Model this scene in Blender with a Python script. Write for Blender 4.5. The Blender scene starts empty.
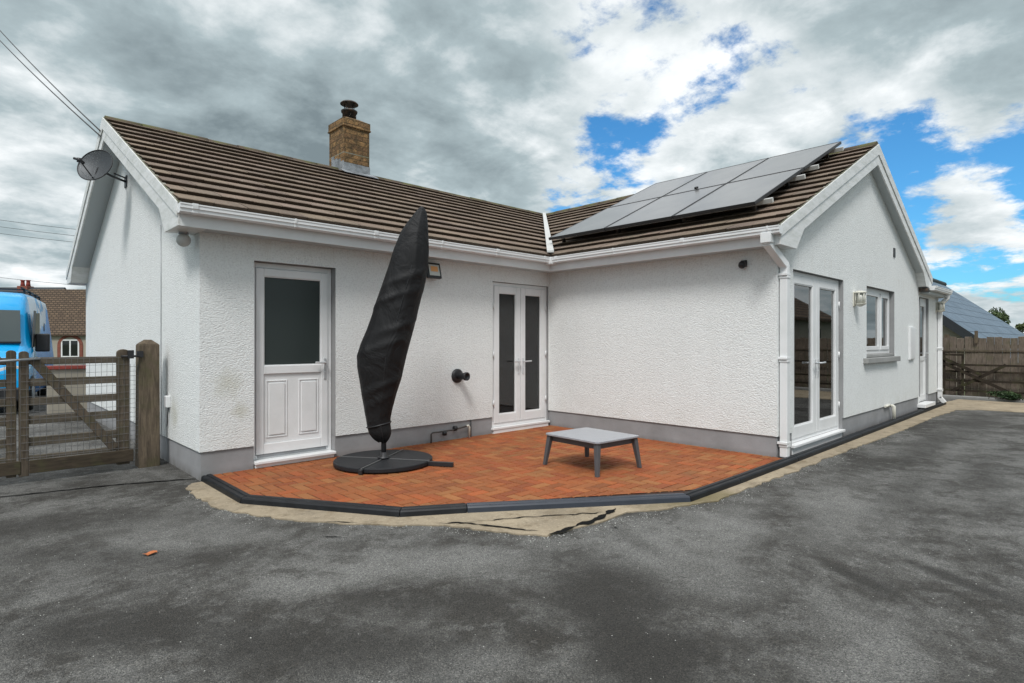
import bpy, bmesh, math, random
from mathutils import Vector, Matrix, noise
R=math.radians
rnd=random.Random(7)
sc=bpy.context.scene
col=sc.collection
# ------------------------------------------------------------------ camera constants (fitted)
TH=R(46.268); S,Cc=math.sin(TH),math.cos(TH); CAMH=1.344; FPX=577.334
def cw(r,f,z=0): return Vector((r*S+f*Cc,-r*Cc+f*S,z))      # camera-ground frame to world
X1,Y1,X2,Y3=1.734,6.292,6.846,2.719
ZG=-0.05
# ================================================================== materials
MATS={}
class NT:
    def __init__(s,name):
        s.m=bpy.data.materials.new(name); s.m.use_nodes=True; s.t=s.m.node_tree; s.n=s.t.nodes; s.l=s.t.links
        s.b=s.n['Principled BSDF']; s.out=s.n['Material Output']
        MATS[name]=s.m
    def node(s,t,**k):
        n=s.n.new(t)
        for a,b in k.items():
            if a in n.inputs.keys(): n.inputs[a].default_value=b
            else: setattr(n,a,b)
        return n
    def link(s,a,b): s.l.new(a,b)
    def coord(s,sc=(1,1,1),kind='Object',rot=(0,0,0)):
        c=s.node('ShaderNodeTexCoord'); m=s.node('ShaderNodeMapping')
        m.inputs['Scale'].default_value=sc; m.inputs['Rotation'].default_value=rot
        s.link(c.outputs[kind],m.inputs[0]); return m.outputs[0]
    def pos(s,sc=(1,1,1),rot=(0,0,0),loc=(0,0,0)):
        c=s.node('ShaderNodeNewGeometry'); m=s.node('ShaderNodeMapping')
        m.inputs['Scale'].default_value=sc; m.inputs['Rotation'].default_value=rot; m.inputs['Location'].default_value=loc
        s.link(c.outputs['Position'],m.inputs[0]); return m.outputs[0]
    def noise(s,v,scale,detail=4,rough=.5,dist=0):
        n=s.node('ShaderNodeTexNoise'); n.inputs['Scale'].default_value=scale; n.inputs['Detail'].default_value=detail
        n.inputs['Roughness'].default_value=rough; n.inputs['Distortion'].default_value=dist
        s.link(v,n.inputs['Vector']); return n.outputs['Fac']
    def ramp(s,f,stops):
        r=s.node('ShaderNodeValToRGB'); e=r.color_ramp.elements
        e[0].position=stops[0][0]; e[0].color=c4(stops[0][1]); e[1].position=stops[-1][0]; e[1].color=c4(stops[-1][1])
        for p,c in stops[1:-1]:
            x=e.new(p); x.color=c4(c)
        s.link(f,r.inputs[0]); return r.outputs[0]
    def mix(s,f,a,b,mode='MIX'):
        m=s.node('ShaderNodeMix'); m.data_type='RGBA'; m.blend_type=mode
        for i,v in ((0,f),(6,a),(7,b)):
            if isinstance(v,bpy.types.NodeSocket): s.link(v,m.inputs[i])
            elif i==0: m.inputs[0].default_value=v
            else: m.inputs[i].default_value=c4(v)
        return m.outputs[2]
    def math(s,op,a,b=0.0,c=0.0):
        m=s.node('ShaderNodeMath'); m.operation=op
        for i,v in enumerate((a,b,c)):
            if isinstance(v,bpy.types.NodeSocket): s.link(v,m.inputs[i])
            else: m.inputs[i].default_value=v
        return m.outputs[0]
    def bump(s,h,strength=.3,dist=.01,prev=None):
        b=s.node('ShaderNodeBump'); b.inputs['Strength'].default_value=strength; b.inputs['Distance'].default_value=dist
        s.link(h,b.inputs['Height'])
        if prev is not None: s.link(prev,b.inputs['Normal'])
        s.link(b.outputs[0],s.b.inputs['Normal']); return b.outputs[0]
    def base(s,c):
        if isinstance(c,bpy.types.NodeSocket): s.link(c,s.b.inputs['Base Color'])
        else: s.b.inputs['Base Color'].default_value=c4(c)
    def set(s,rough=.5,metal=0,spec=.5):
        s.b.inputs['Roughness'].default_value=rough; s.b.inputs['Metallic'].default_value=metal
        s.b.inputs['Specular IOR Level'].default_value=spec; return s
def c4(c):
    if isinstance(c,(int,float)): c=(c,c,c)
    return (c[0],c[1],c[2],1)
def srgb(r,g,b):
    f=lambda v:(v/255/12.92) if v/255<=.04045 else ((v/255+.055)/1.055)**2.4
    return (f(r),f(g),f(b))
def sqmask(t,v,cx,cy,rx,ry,ang=0,soft=.5,wob=None):
    """elliptic blob mask in world XY"""
    sep=t.node('ShaderNodeSeparateXYZ'); t.link(v,sep.inputs[0])
    dx=t.math('SUBTRACT',sep.outputs[0],cx); dy=t.math('SUBTRACT',sep.outputs[1],cy)
    ca,sa=math.cos(ang),math.sin(ang)
    u=t.math('DIVIDE',t.math('ADD',t.math('MULTIPLY',dx,ca),t.math('MULTIPLY',dy,sa)),rx)
    w=t.math('DIVIDE',t.math('SUBTRACT',t.math('MULTIPLY',dy,ca),t.math('MULTIPLY',dx,sa)),ry)
    d=t.math('SQRT',t.math('ADD',t.math('MULTIPLY',u,u),t.math('MULTIPLY',w,w)))
    if wob is not None: d=t.math('ADD',d,t.math('MULTIPLY',t.math('SUBTRACT',wob,.5),2.2))
    mr=t.node('ShaderNodeMapRange'); mr.interpolation_type='SMOOTHSTEP'
    t.link(d,mr.inputs[0]); mr.inputs[1].default_value=1+soft*.5; mr.inputs[2].default_value=1-soft; mr.inputs[3].default_value=0; mr.inputs[4].default_value=1
    return mr.outputs[0]

def make_materials():
    # roughcast render
    t=NT('roughcast'); v=t.pos(); vs=t.pos((1,1,1.9))
    big=t.noise(v,.8,5,.6); st=t.noise(t.pos((2.2,2.2,.18)),1.6,5,.65); fine=t.noise(v,55,4,.6)
    c=t.mix(t.math('MULTIPLY',big,.8),(.865,.88,.868),(.79,.802,.79))
    m=t.ramp(st,[(.5,0),(.82,1)]); c=t.mix(t.math('MULTIPLY',m,.10),c,(.52,.51,.47))
    c=t.mix(t.ramp(fine,[(.38,.30),(.5,0)]),c,(.50,.50,.50))
    # faint algae patch beside the half glazed door and lower wall splash
    sep=t.node('ShaderNodeSeparateXYZ'); t.link(v,sep.inputs[0])
    low=t.math('SUBTRACT',1,t.math('MULTIPLY',t.math('SUBTRACT',sep.outputs[2],.2),2.2)); low=t.math('MAXIMUM',low,0)
    spl=t.math('MULTIPLY',t.math('MULTIPLY',low,t.ramp(t.noise(v,3.2,5,.65),[(.4,0),(.7,1)])),.25)
    c=t.mix(spl,c,(.50,.48,.40))
    hi=t.math('MULTIPLY',t.math('MAXIMUM',t.math('SUBTRACT',1,t.math('MULTIPLY',t.math('SUBTRACT',2.45,sep.outputs[2]),3.2)),0),t.math('LESS_THAN',sep.outputs[2],2.46))
    drip=t.ramp(t.noise(t.pos((9,9,.5)),1.5,4,.7),[(.53,0),(.68,1)])
    c=t.mix(t.math('MULTIPLY',t.math('MULTIPLY',hi,drip),.20),c,(.42,.34,.27))
    for bx,by,bz,br_ in ((1.98,6.276,.92,.20),(2.1,6.276,.62,.14),(1.718,7.2,.55,.25)):
        dv=t.node('ShaderNodeVectorMath'); dv.operation='DISTANCE'; t.link(v,dv.inputs[0]); dv.inputs[1].default_value=(bx,by,bz)
        mr=t.node('ShaderNodeMapRange'); mr.interpolation_type='SMOOTHSTEP'; t.link(t.math('ADD',dv.outputs['Value'],t.math('MULTIPLY',t.math('SUBTRACT',t.noise(v,7,4,.6),.5),.25)),mr.inputs[0])
        mr.inputs[1].default_value=br_; mr.inputs[2].default_value=0; mr.inputs[3].default_value=0; mr.inputs[4].default_value=.4
        c=t.mix(mr.outputs[0],c,(.42,.40,.27))
    t.base(c); t.set(.92,0,.25)
    n1=t.noise(vs,42,4,.62,.35)
    vo=t.node('ShaderNodeTexVoronoi'); vo.feature='SMOOTH_F1'; vo.inputs['Scale'].default_value=78; t.link(t.pos((.7,.7,1.5)),vo.inputs['Vector'])
    h=t.math('ADD',t.math('MULTIPLY',n1,1.2),t.math('MULTIPLY',vo.outputs['Distance'],-.9))
    t.bump(h,.65,.010)
    # smooth masonry paint (plinth / reveals)
    for nm,a,b in (('plinth_paint',(.34,.34,.35),(.24,.24,.24)),('reveal_paint',(.33,.33,.33),(.25,.25,.25)),('sill_concrete',(.36,.36,.35),(.24,.24,.23))):
        t=NT(nm); v=t.pos(); n=t.noise(v,2.2,6,.6); c=t.mix(t.ramp(n,[(.3,0),(.75,1)]),a,b)
        sep=t.node('ShaderNodeSeparateXYZ'); t.link(v,sep.inputs[0])
        lo=t.math('MAXIMUM',t.math('SUBTRACT',1,t.math('MULTIPLY',t.math('ADD',sep.outputs[2],.05),9)),0)
        c=t.mix(t.math('MULTIPLY',lo,t.math('MULTIPLY',t.noise(v,9,4),1.1)),c,(.11,.10,.085))
        t.base(c); t.set(.85,0,.3); t.bump(t.noise(v,40,4,.6),.35,.006)
    # PVC
    t=NT('white_pvc'); v=t.pos(); n=t.noise(v,3,5,.6); c=t.mix(t.ramp(n,[(.45,0),(.8,1)]),(.80,.80,.80),(.70,.71,.70)); t.base(c); t.set(.38)
    t=NT('weathered_pvc'); v=t.pos(); n=t.noise(t.pos((1.2,1.2,5)),2.6,6,.7); c=t.mix(t.ramp(n,[(.42,0),(.72,1)]),(.78,.78,.77),(.55,.56,.52)); t.base(c); t.set(.45)
    t.bump(t.noise(v,30,2),.04,.004)
    t=NT('soffit_grey'); t.base((.48,.52,.53)); t.set(.5)
    t=NT('cream_plastic'); t.base((.66,.64,.56)); t.set(.45)
    t=NT('cable_shade_black'); t.base((.03,.03,.03)); t.set(.6)
    t=NT('pane'); tr=t.node('ShaderNodeBsdfTransparent'); tr.inputs[0].default_value=(.60,.64,.62,1); gl=t.node('ShaderNodeBsdfGlossy'); gl.inputs['Roughness'].default_value=.015
    fr=t.node('ShaderNodeFresnel'); fr.inputs[0].default_value=1.5; mx=t.node('ShaderNodeMixShader'); t.link(t.math('MINIMUM',t.math('MULTIPLY',fr.outputs[0],1.9),1.0),mx.inputs[0]); t.link(tr.outputs[0],mx.inputs[1]); t.link(gl.outputs[0],mx.inputs[2]); t.link(mx.outputs[0],t.out.inputs[0])
    t=NT('solid_pane'); t.base((.012,.014,.014)); t.set(.03,0,.6)
    t=NT('room_wall'); t.base((.35,.32,.27)); t.set(.9)
    t=NT('room_floor'); v=t.pos((1,6,1)); t.base(t.mix(t.noise(v,4,4),(.16,.09,.045),(.10,.055,.03))); t.set(.35)
    t=NT('curtain_cloth'); t.base((.42,.38,.32)); t.set(.9)
    t=NT('frosted_pane'); v=t.pos(); t.base((.030,.040,.038)); t.set(.33,0,.5); t.bump(t.noise(v,160,2),.25,.003)
    t=NT('lamp_glass'); t.base((.55,.55,.50)); t.set(.2)
    # steel
    t=NT('brushed_steel'); t.base((.68,.69,.70)); t.set(.38,.55)
    t=NT('galvanised'); v=t.pos(); t.base(t.mix(t.noise(v,9,3),(.42,.44,.46),(.25,.26,.27))); t.set(.5,.8)
    t=NT('black_metal'); t.base((.018,.018,.02)); t.set(.45)
    t=NT('rusty_black'); v=t.pos(); t.base(t.mix(t.ramp(t.noise(v,14,4),[(.45,0),(.65,1)]),(.02,.02,.02),(.10,.06,.035))); t.set(.6)
    t=NT('copper_pipe'); v=t.pos(); t.base(t.mix(t.noise(v,12,3),(.10,.09,.08),(.05,.05,.05))); t.set(.5,.3)
    # roof tiles (vertex colour tint per tile)
    t=NT('roof_tile'); v=t.pos(); a=t.node('ShaderNodeVertexColor'); a.layer_name='tint'
    n=t.noise(v,2.3,6,.62); f=t.noise(v,38,4,.6)
    c=t.mix(t.ramp(n,[(.35,0),(.7,1)]),(.215,.160,.122),(.145,.112,.088))
    c=t.mix(t.ramp(f,[(.52,0),(.70,.65)]),c,(.30,.265,.21))
    c=t.mix(t.ramp(t.noise(v,6.5,5,.7),[(.6,0),(.72,.6)]),c,(.075,.065,.05))
    c=t.mix(.85,c,a.outputs[0],'MULTIPLY')
    t.base(c); t.set(.9,0,.25); t.bump(f,.4,.006)
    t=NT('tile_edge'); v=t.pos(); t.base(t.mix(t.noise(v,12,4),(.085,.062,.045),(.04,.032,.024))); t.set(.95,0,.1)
    t=NT('ridge_tile'); v=t.pos(); c=t.mix(t.ramp(t.noise(v,5,5,.65),[(.4,0),(.62,1)]),(.11,.085,.065),(.115,.12,.055)); t.base(c); t.set(.95,0,.2); t.bump(t.noise(v,40,4),.4,.008)
    t=NT('mortar'); v=t.pos(); t.base(t.mix(t.ramp(t.noise(v,8,4),[(.4,0),(.7,1)]),(.28,.27,.23),(.15,.16,.09))); t.set(.95); t.bump(t.noise(v,50,4),.5,.01)
    t=NT('lead'); v=t.pos(); t.base(t.mix(t.ramp(t.noise(v,7,5),[(.4,0),(.65,1)]),(.30,.32,.34),(.14,.15,.16))); t.set(.55,.2); t.bump(t.noise(v,20,3),.4,.01)
    t=NT('valley_metal'); v=t.pos(); t.base(t.mix(t.noise(v,9,4),(.62,.62,.60),(.42,.42,.40))); t.set(.5)
    # chimney brick
    t=NT('stone_brick'); v=t.node('ShaderNodeNewGeometry').outputs['Position']
    sep=t.node('ShaderNodeSeparateXYZ'); t.link(v,sep.inputs[0]); cm=t.node('ShaderNodeCombineXYZ')
    t.link(t.math('ADD',sep.outputs[0],sep.outputs[1]),cm.inputs[0]); t.link(sep.outputs[2],cm.inputs[1])
    b=t.node('ShaderNodeTexBrick'); t.link(cm.outputs[0],b.inputs['Vector']); b.inputs['Scale'].default_value=1
    b.inputs['Brick Width'].default_value=.23; b.inputs['Row Height'].default_value=.088; b.inputs['Mortar Size'].default_value=.008; b.inputs['Mortar Smooth'].default_value=.3
    b.inputs['Color1'].default_value=c4((.34,.20,.09)); b.inputs['Color2'].default_value=c4((.17,.10,.055)); b.inputs['Mortar'].default_value=c4((.13,.09,.05))
    c=t.mix(t.ramp(t.noise(v,9,5,.65),[(.4,0),(.62,.85)]),b.outputs[0],(.075,.058,.035)); c=t.mix(t.ramp(t.noise(v,17,4),[(.55,0),(.75,.6)]),c,(.42,.27,.12))
    t.base(c); t.set(.95,0,.2); nb=t.bump(t.math('SUBTRACT',t.noise(v,26,4),t.math('MULTIPLY',b.outputs['Fac'],.9)),.8,.02)
    # asphalt
    t=NT('asphalt'); v=t.pos(); 
    big=t.noise(v,.62,6,.62,.6); mid=t.noise(v,1.7,5,.62); wob=t.noise(v,1.8,7,.7)
    vo=t.node('ShaderNodeTexVoronoi'); vo.inputs['Scale'].default_value=190; t.link(v,vo.inputs['Vector'])
    fine=t.noise(v,120,3,.7)
    c=t.mix(t.ramp(big,[(.42,0),(.55,1)]),(.068,.064,.057),(.185,.182,.172))
    c=t.mix(t.ramp(mid,[(.46,0),(.58,.62)]),c,(.058,.054,.047))
    c=t.mix(t.ramp(t.noise(v,.95,5,.65,.5),[(.50,0),(.64,.55)]),c,(.26,.257,.243))
    c=t.mix(t.ramp(t.noise(v,3.6,7,.78,.4),[(.50,0),(.60,.65)]),c,(.048,.043,.036)); c=t.mix(t.ramp(t.noise(v,7.5,6,.78),[(.52,0),(.62,.45)]),c,(.25,.247,.235))
    c=t.mix(t.ramp(t.noise(v,22,4,.7),[(.60,0),(.70,.7)]),c,(.035,.032,.028))
    for cx,cy,rx,ry,an,k in ((3.3,1.9,.75,.35,1.2,.5),(4.3,2.1,.9,.3,.1,.55),(2.2,2.95,.75,.3,-.75,.6),(1.2,4.7,.8,.35,-.9,.55),(5.2,1.6,1.3,.4,.3,.45),(3.1,.85,.5,.3,.9,.55),(1.55,1.95,.5,.18,-.7,.5),(1.35,3.25,.35,.15,-.7,.5),(2.05,1.3,.3,.2,.9,.4)):
        c=t.mix(t.math('MULTIPLY',sqmask(t,v,cx,cy,rx,ry,an,.9,wob),k),c,(.28,.278,.265))
    for cx,cy,rx,ry,an,k in ((2.45,1.80,.95,.36,.98,.93),(2.15,1.45,.5,.28,.9,.8),(3.82,1.04,.40,.08,1.08,.9),(4.2,.62,.45,.07,1.07,.85),(1.25,2.45,.60,.26,-.75,.8),(1.75,2.6,.5,.2,-.75,.7),(.55,3.3,.7,.22,-.8,.75),(.6,4.6,.8,.2,-.8,.55),(.3,5.6,.9,.35,-.1,.6),(9.5,1.75,1.8,.26,.03,.6),(12.8,1.7,1.9,.45,0,.65),(6.3,1.35,1.1,.18,.1,.45),(3.4,2.3,.3,.1,1.2,.4),(7.5,.9,1.3,.2,.15,.4),(2.95,3.0,.35,.1,-.7,.4)):
        c=t.mix(t.math('MULTIPLY',sqmask(t,v,cx,cy,rx,ry,an,.8,wob),k),c,(.044,.041,.036))
    cell=t.node('ShaderNodeSeparateColor'); t.link(vo.outputs['Color'],cell.inputs[0])
    c=t.mix(t.ramp(cell.outputs[0],[(.6,0),(1,.8)]),c,(2.0,1.98,1.9),'MULTIPLY')
    c=t.mix(t.ramp(cell.outputs[1],[(.6,0),(1,.8)]),c,(.25,.25,.25),'MULTIPLY')
    c=t.mix(t.ramp(t.noise(v,230,2,.6),[(.40,.5),(.54,0)]),c,(.02,.02,.02))
    t.base(c); t.set(.82,0,.35)
    h=t.math('ADD',t.math('MULTIPLY',vo.outputs['Distance'],-.8),t.math('MULTIPLY',fine,.8)); nb=t.bump(h,1.0,.009); t.bump(mid,.35,.03,nb)
    t=NT('old_asphalt'); v=t.pos(); c=t.mix(t.ramp(t.noise(v,1.4,6,.65),[(.35,0),(.7,1)]),(.058,.055,.05),(.125,.12,.11)); c=t.mix(t.ramp(t.noise(v,160,3,.7),[(.5,0),(.75,.6)]),c,(.18,.17,.16)); t.base(c); t.set(.85,0,.3); t.bump(t.noise(v,110,3,.7),.8,.006)
    t=NT('crack_tar'); t.base((.008,.008,.008)); t.set(.9,0,.1)
    # concrete skirt
    t=NT('sand_concrete'); v=t.pos(); c=t.mix(t.ramp(t.noise(v,2.1,6,.65),[(.35,0),(.68,1)]),(.37,.305,.215),(.235,.195,.14))
    c=t.mix(t.ramp(t.noise(v,60,4,.7),[(.55,0),(.72,.6)]),c,(.56,.48,.36)); c=t.mix(t.ramp(t.noise(v,5,5,.7),[(.52,0),(.68,.7)]),c,(.17,.13,.08)); c=t.mix(t.math('MULTIPLY',sqmask(t,v,4.75,2.5,.55,.16,-.2,.7,t.noise(v,4,4)),.75),c,(.15,.125,.06)); c=t.mix(t.ramp(t.noise(v,19,4,.7),[(.58,0),(.68,.5)]),c,(.12,.095,.065))
    t.base(c); t.set(.92,0,.25); t.bump(t.noise(v,45,5,.65),.7,.01)
    # block paving
    t=NT('paver'); v=t.pos(); a=t.node('ShaderNodeVertexColor'); a.layer_name='tint'
    c=t.mix(t.ramp(t.noise(v,60,3,.65),[(.45,0),(.75,.3)]),a.outputs[0],(.36,.20,.12))
    c=t.mix(t.ramp(t.noise(v,2.2,5,.6),[(.52,0),(.78,.4)]),c,(.11,.045,.025))
    t.base(c); t.set(.8,0,.35); t.bump(t.noise(v,90,3,.6),.4,.004)
    t=NT('joint_sand'); v=t.pos(); t.base(t.mix(t.noise(v,20,4),(.028,.014,.010),(.05,.024,.015))); t.set(.95)
    t=NT('black_plastic'); v=t.pos(); n=t.noise(v,7,5,.6); t.base(t.mix(t.ramp(n,[(.45,0),(.75,1)]),(.006,.0065,.008),(.015,.017,.02))); t.set(.5,0,.35); t.bump(t.noise(v,60,3),.25,.003)
    t=NT('edge_grey'); v=t.pos(); t.base(t.mix(t.noise(v,9,4),(.018,.023,.034),(.04,.047,.062))); t.set(.4)
    t=NT('cover_fabric'); v=t.coord(); n=t.noise(v,3,4,.6,.6); t.base(t.mix(n,(.007,.007,.0075),(.017,.017,.018))); t.set(.62,0,.25)
    nb=t.bump(t.noise(t.coord((1.3,1.3,1.0)),2.6,4,.55,.9),.75,.055); t.bump(t.noise(t.coord((1,1,1.3)),7,3,.5,.6),.15,.012,nb)
    t=NT('base_plastic'); v=t.coord(); t.base(t.mix(t.noise(v,8,4),(.009,.010,.012),(.018,.019,.022))); t.set(.55,0,.35); t.bump(t.noise(v,80,2),.2,.002)
    t=NT('table_top'); v=t.coord(); n=t.noise(v,11,5,.65); f=t.noise(v,70,4,.7); c=t.mix(n,(.25,.26,.285),(.38,.39,.41)); c=t.mix(t.ramp(f,[(.5,0),(.75,.6)]),c,(.52,.52,.53)); t.base(c); t.set(.33)
    t=NT('table_frame'); v=t.coord(); t.base(t.mix(t.noise(v,9,4),(.065,.067,.072),(.10,.10,.105))); t.set(.5)
    # solar
    t=NT('solar_glass'); v=t.coord(); b=t.node('ShaderNodeTexBrick'); t.link(v,b.inputs['Vector']); b.offset=0; b.inputs['Scale'].default_value=1
    b.inputs['Brick Width'].default_value=.182; b.inputs['Row Height'].default_value=.091; b.inputs['Mortar Size'].default_value=.0012
    b.inputs['Color1'].default_value=c4((.014,.015,.019)); b.inputs['Color2'].default_value=c4((.017,.018,.023)); b.inputs['Mortar'].default_value=c4((.07,.075,.08))
    dn=t.noise(t.pos(),1.6,5,.6)
    c=t.mix(t.math('MULTIPLY',dn,.5),b.outputs[0],(.36,.34,.32)); t.base(c); t.set(.30,0,.8); t.b.inputs['Coat Weight'].default_value=.5; t.b.inputs['Coat Roughness'].default_value=.25
    # wood
    def wood(nm,a,b_,green=.0,sc=(1,1,12)):
        t=NT(nm); v=t.coord(sc); g=t.noise(v,3,6,.65,.6); v2=t.coord(); n=t.noise(v2,2.2,5,.6)
        c=t.mix(t.ramp(g,[(.35,0),(.68,1)]),a,b_)
        c=t.mix(t.math('MULTIPLY',t.ramp(n,[(.45,0),(.7,1)]),.5),c,(a[0]*.35,a[1]*.35,a[2]*.35))
        if green: c=t.mix(t.ramp(t.noise(v2,5,5,.6),[(.5,0),(.7,green)]),c,(.08,.085,.035))
        t.base(c); t.set(.9,0,.2); t.bump(g,.5,.006); return t
    wood('gate_wood',(.145,.115,.085),(.07,.055,.042),.4,(14,14,2))
    wood('rail_wood',(.17,.143,.112),(.08,.066,.05),.3,(2,14,14))
    wood('kick_board',(.085,.065,.045),(.045,.036,.026),.5,(2,14,14))
    wood('post_wood',(.175,.135,.095),(.07,.055,.042),.5,(12,12,1.5))
    wood('fence_wood',(.20,.162,.13),(.10,.08,.063),.35,(1,9,1.5))
    wood('dark_gate_wood',(.040,.030,.022),(.020,.016,.012),.5,(2,2,2))
    t=NT('wire'); t.base((.20,.20,.20)); t.set(.5,.7)
    # van
    t=NT('blue_paint'); t.base((.0,.36,.76)); t.set(.25); t.b.inputs['Coat Weight'].default_value=.5
    t=NT('van_livery'); v=t.coord(); sep=t.node('ShaderNodeSeparateXYZ'); t.link(v,sep.inputs[0])
    w=t.noise(v,1.1,2,.4,.6)
    k=t.math('ADD',t.math('ADD',t.math('MULTIPLY',sep.outputs[2],1.0),t.math('MULTIPLY',sep.outputs[1],-.28)),t.math('MULTIPLY',w,1.3))
    c=t.ramp(t.math('MULTIPLY',k,.35),[(.35,(.0,.2,.6)),(.5,(.01,.30,.75)),(.515,(.55,.66,.75)),(.66,(.66,.72,.78)),(.675,(.03,.30,.62)),(.72,(.05,.35,.7)),(.735,(.62,.7,.78))]); t.base(c); t.set(.25)
    t=NT('tyre'); t.base((.02,.02,.02)); t.set(.85)
    t=NT('van_glass'); t.base((.05,.065,.065)); t.set(.06,0,.9)
    t=NT('headlight_glass'); t.base((.6,.62,.62)); t.set(.12)
    # neighbour materials
    def brickmat(nm,w,hh,c1,c2,mo,ms=.03,vec='facade'):
        t=NT(nm); v=t.coord(); sep=t.node('ShaderNodeSeparateXYZ'); t.link(v,sep.inputs[0]); cm=t.node('ShaderNodeCombineXYZ')
        t.link(t.math('ADD',sep.outputs[0],t.math('MULTIPLY',sep.outputs[1],.7)),cm.inputs[0]); t.link(sep.outputs[2],cm.inputs[1])
        b=t.node('ShaderNodeTexBrick'); t.link(cm.outputs[0],b.inputs['Vector']); b.inputs['Scale'].default_value=1; b.inputs['Brick Width'].default_value=w; b.inputs['Row Height'].default_value=hh
        b.inputs['Mortar Size'].default_value=ms; b.inputs['Color1'].default_value=c4(c1); b.inputs['Color2'].default_value=c4(c2); b.inputs['Mortar'].default_value=c4(mo)
        c=t.mix(t.ramp(t.noise(v,1.5,5),[(.4,0),(.75,.5)]),b.outputs[0],(c2[0]*.6,c2[1]*.6,c2[2]*.6)); t.base(c); t.set(.9,0,.2); t.bump(t.math('MULTIPLY',b.outputs['Fac'],-1),.6,.03)
    brickmat('neighbour_tile',.33,.17,(.15,.105,.07),(.10,.07,.05),(.035,.028,.02))
    brickmat('slate',.5,.34,(.16,.21,.26),(.13,.175,.22),(.05,.07,.09),.012)
    brickmat('red_brick',.22,.075,(.32,.09,.06),(.24,.07,.05),(.2,.15,.12),.01)
    t=NT('buff_render'); v=t.coord(); t.base(t.mix(t.noise(v,2,5),(.42,.38,.31),(.30,.27,.22))); t.set(.9)
    t=NT('red_pot'); v=t.coord(); t.base(t.mix(t.noise(v,6,4),(.34,.05,.04),(.20,.05,.035))); t.set(.85)
    t=NT('dark_board'); t.base((.02,.024,.028)); t.set(.6)
    t=NT('bark'); v=t.coord(); t.base(t.mix(t.noise(v,9,4),(.10,.075,.05),(.05,.04,.03))); t.set(.95)
    t=NT('leaf_green'); a=t.node('ShaderNodeVertexColor'); a.layer_name='tint'; t.base(a.outputs[0]); t.set(.6,0,.3)
    t=NT('grass_ground'); v=t.pos(); t.base(t.mix(t.ramp(t.noise(v,.3,6,.6),[(.35,0),(.7,1)]),(.05,.075,.025),(.09,.10,.045))); t.set(.95); t.bump(t.noise(v,12,4),.5,.04)
    t=NT('dead_leaf'); t.base((.42,.13,.04)); t.set(.7)
    t=NT('amber_led'); t.base((.75,.35,.12)); t.set(.3)
    t=NT('pale_paint'); v=t.pos(); t.base(t.mix(t.noise(v,12,4),(.6,.6,.56),(.4,.4,.37))); t.set(.9)
make_materials()
M=MATS
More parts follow.
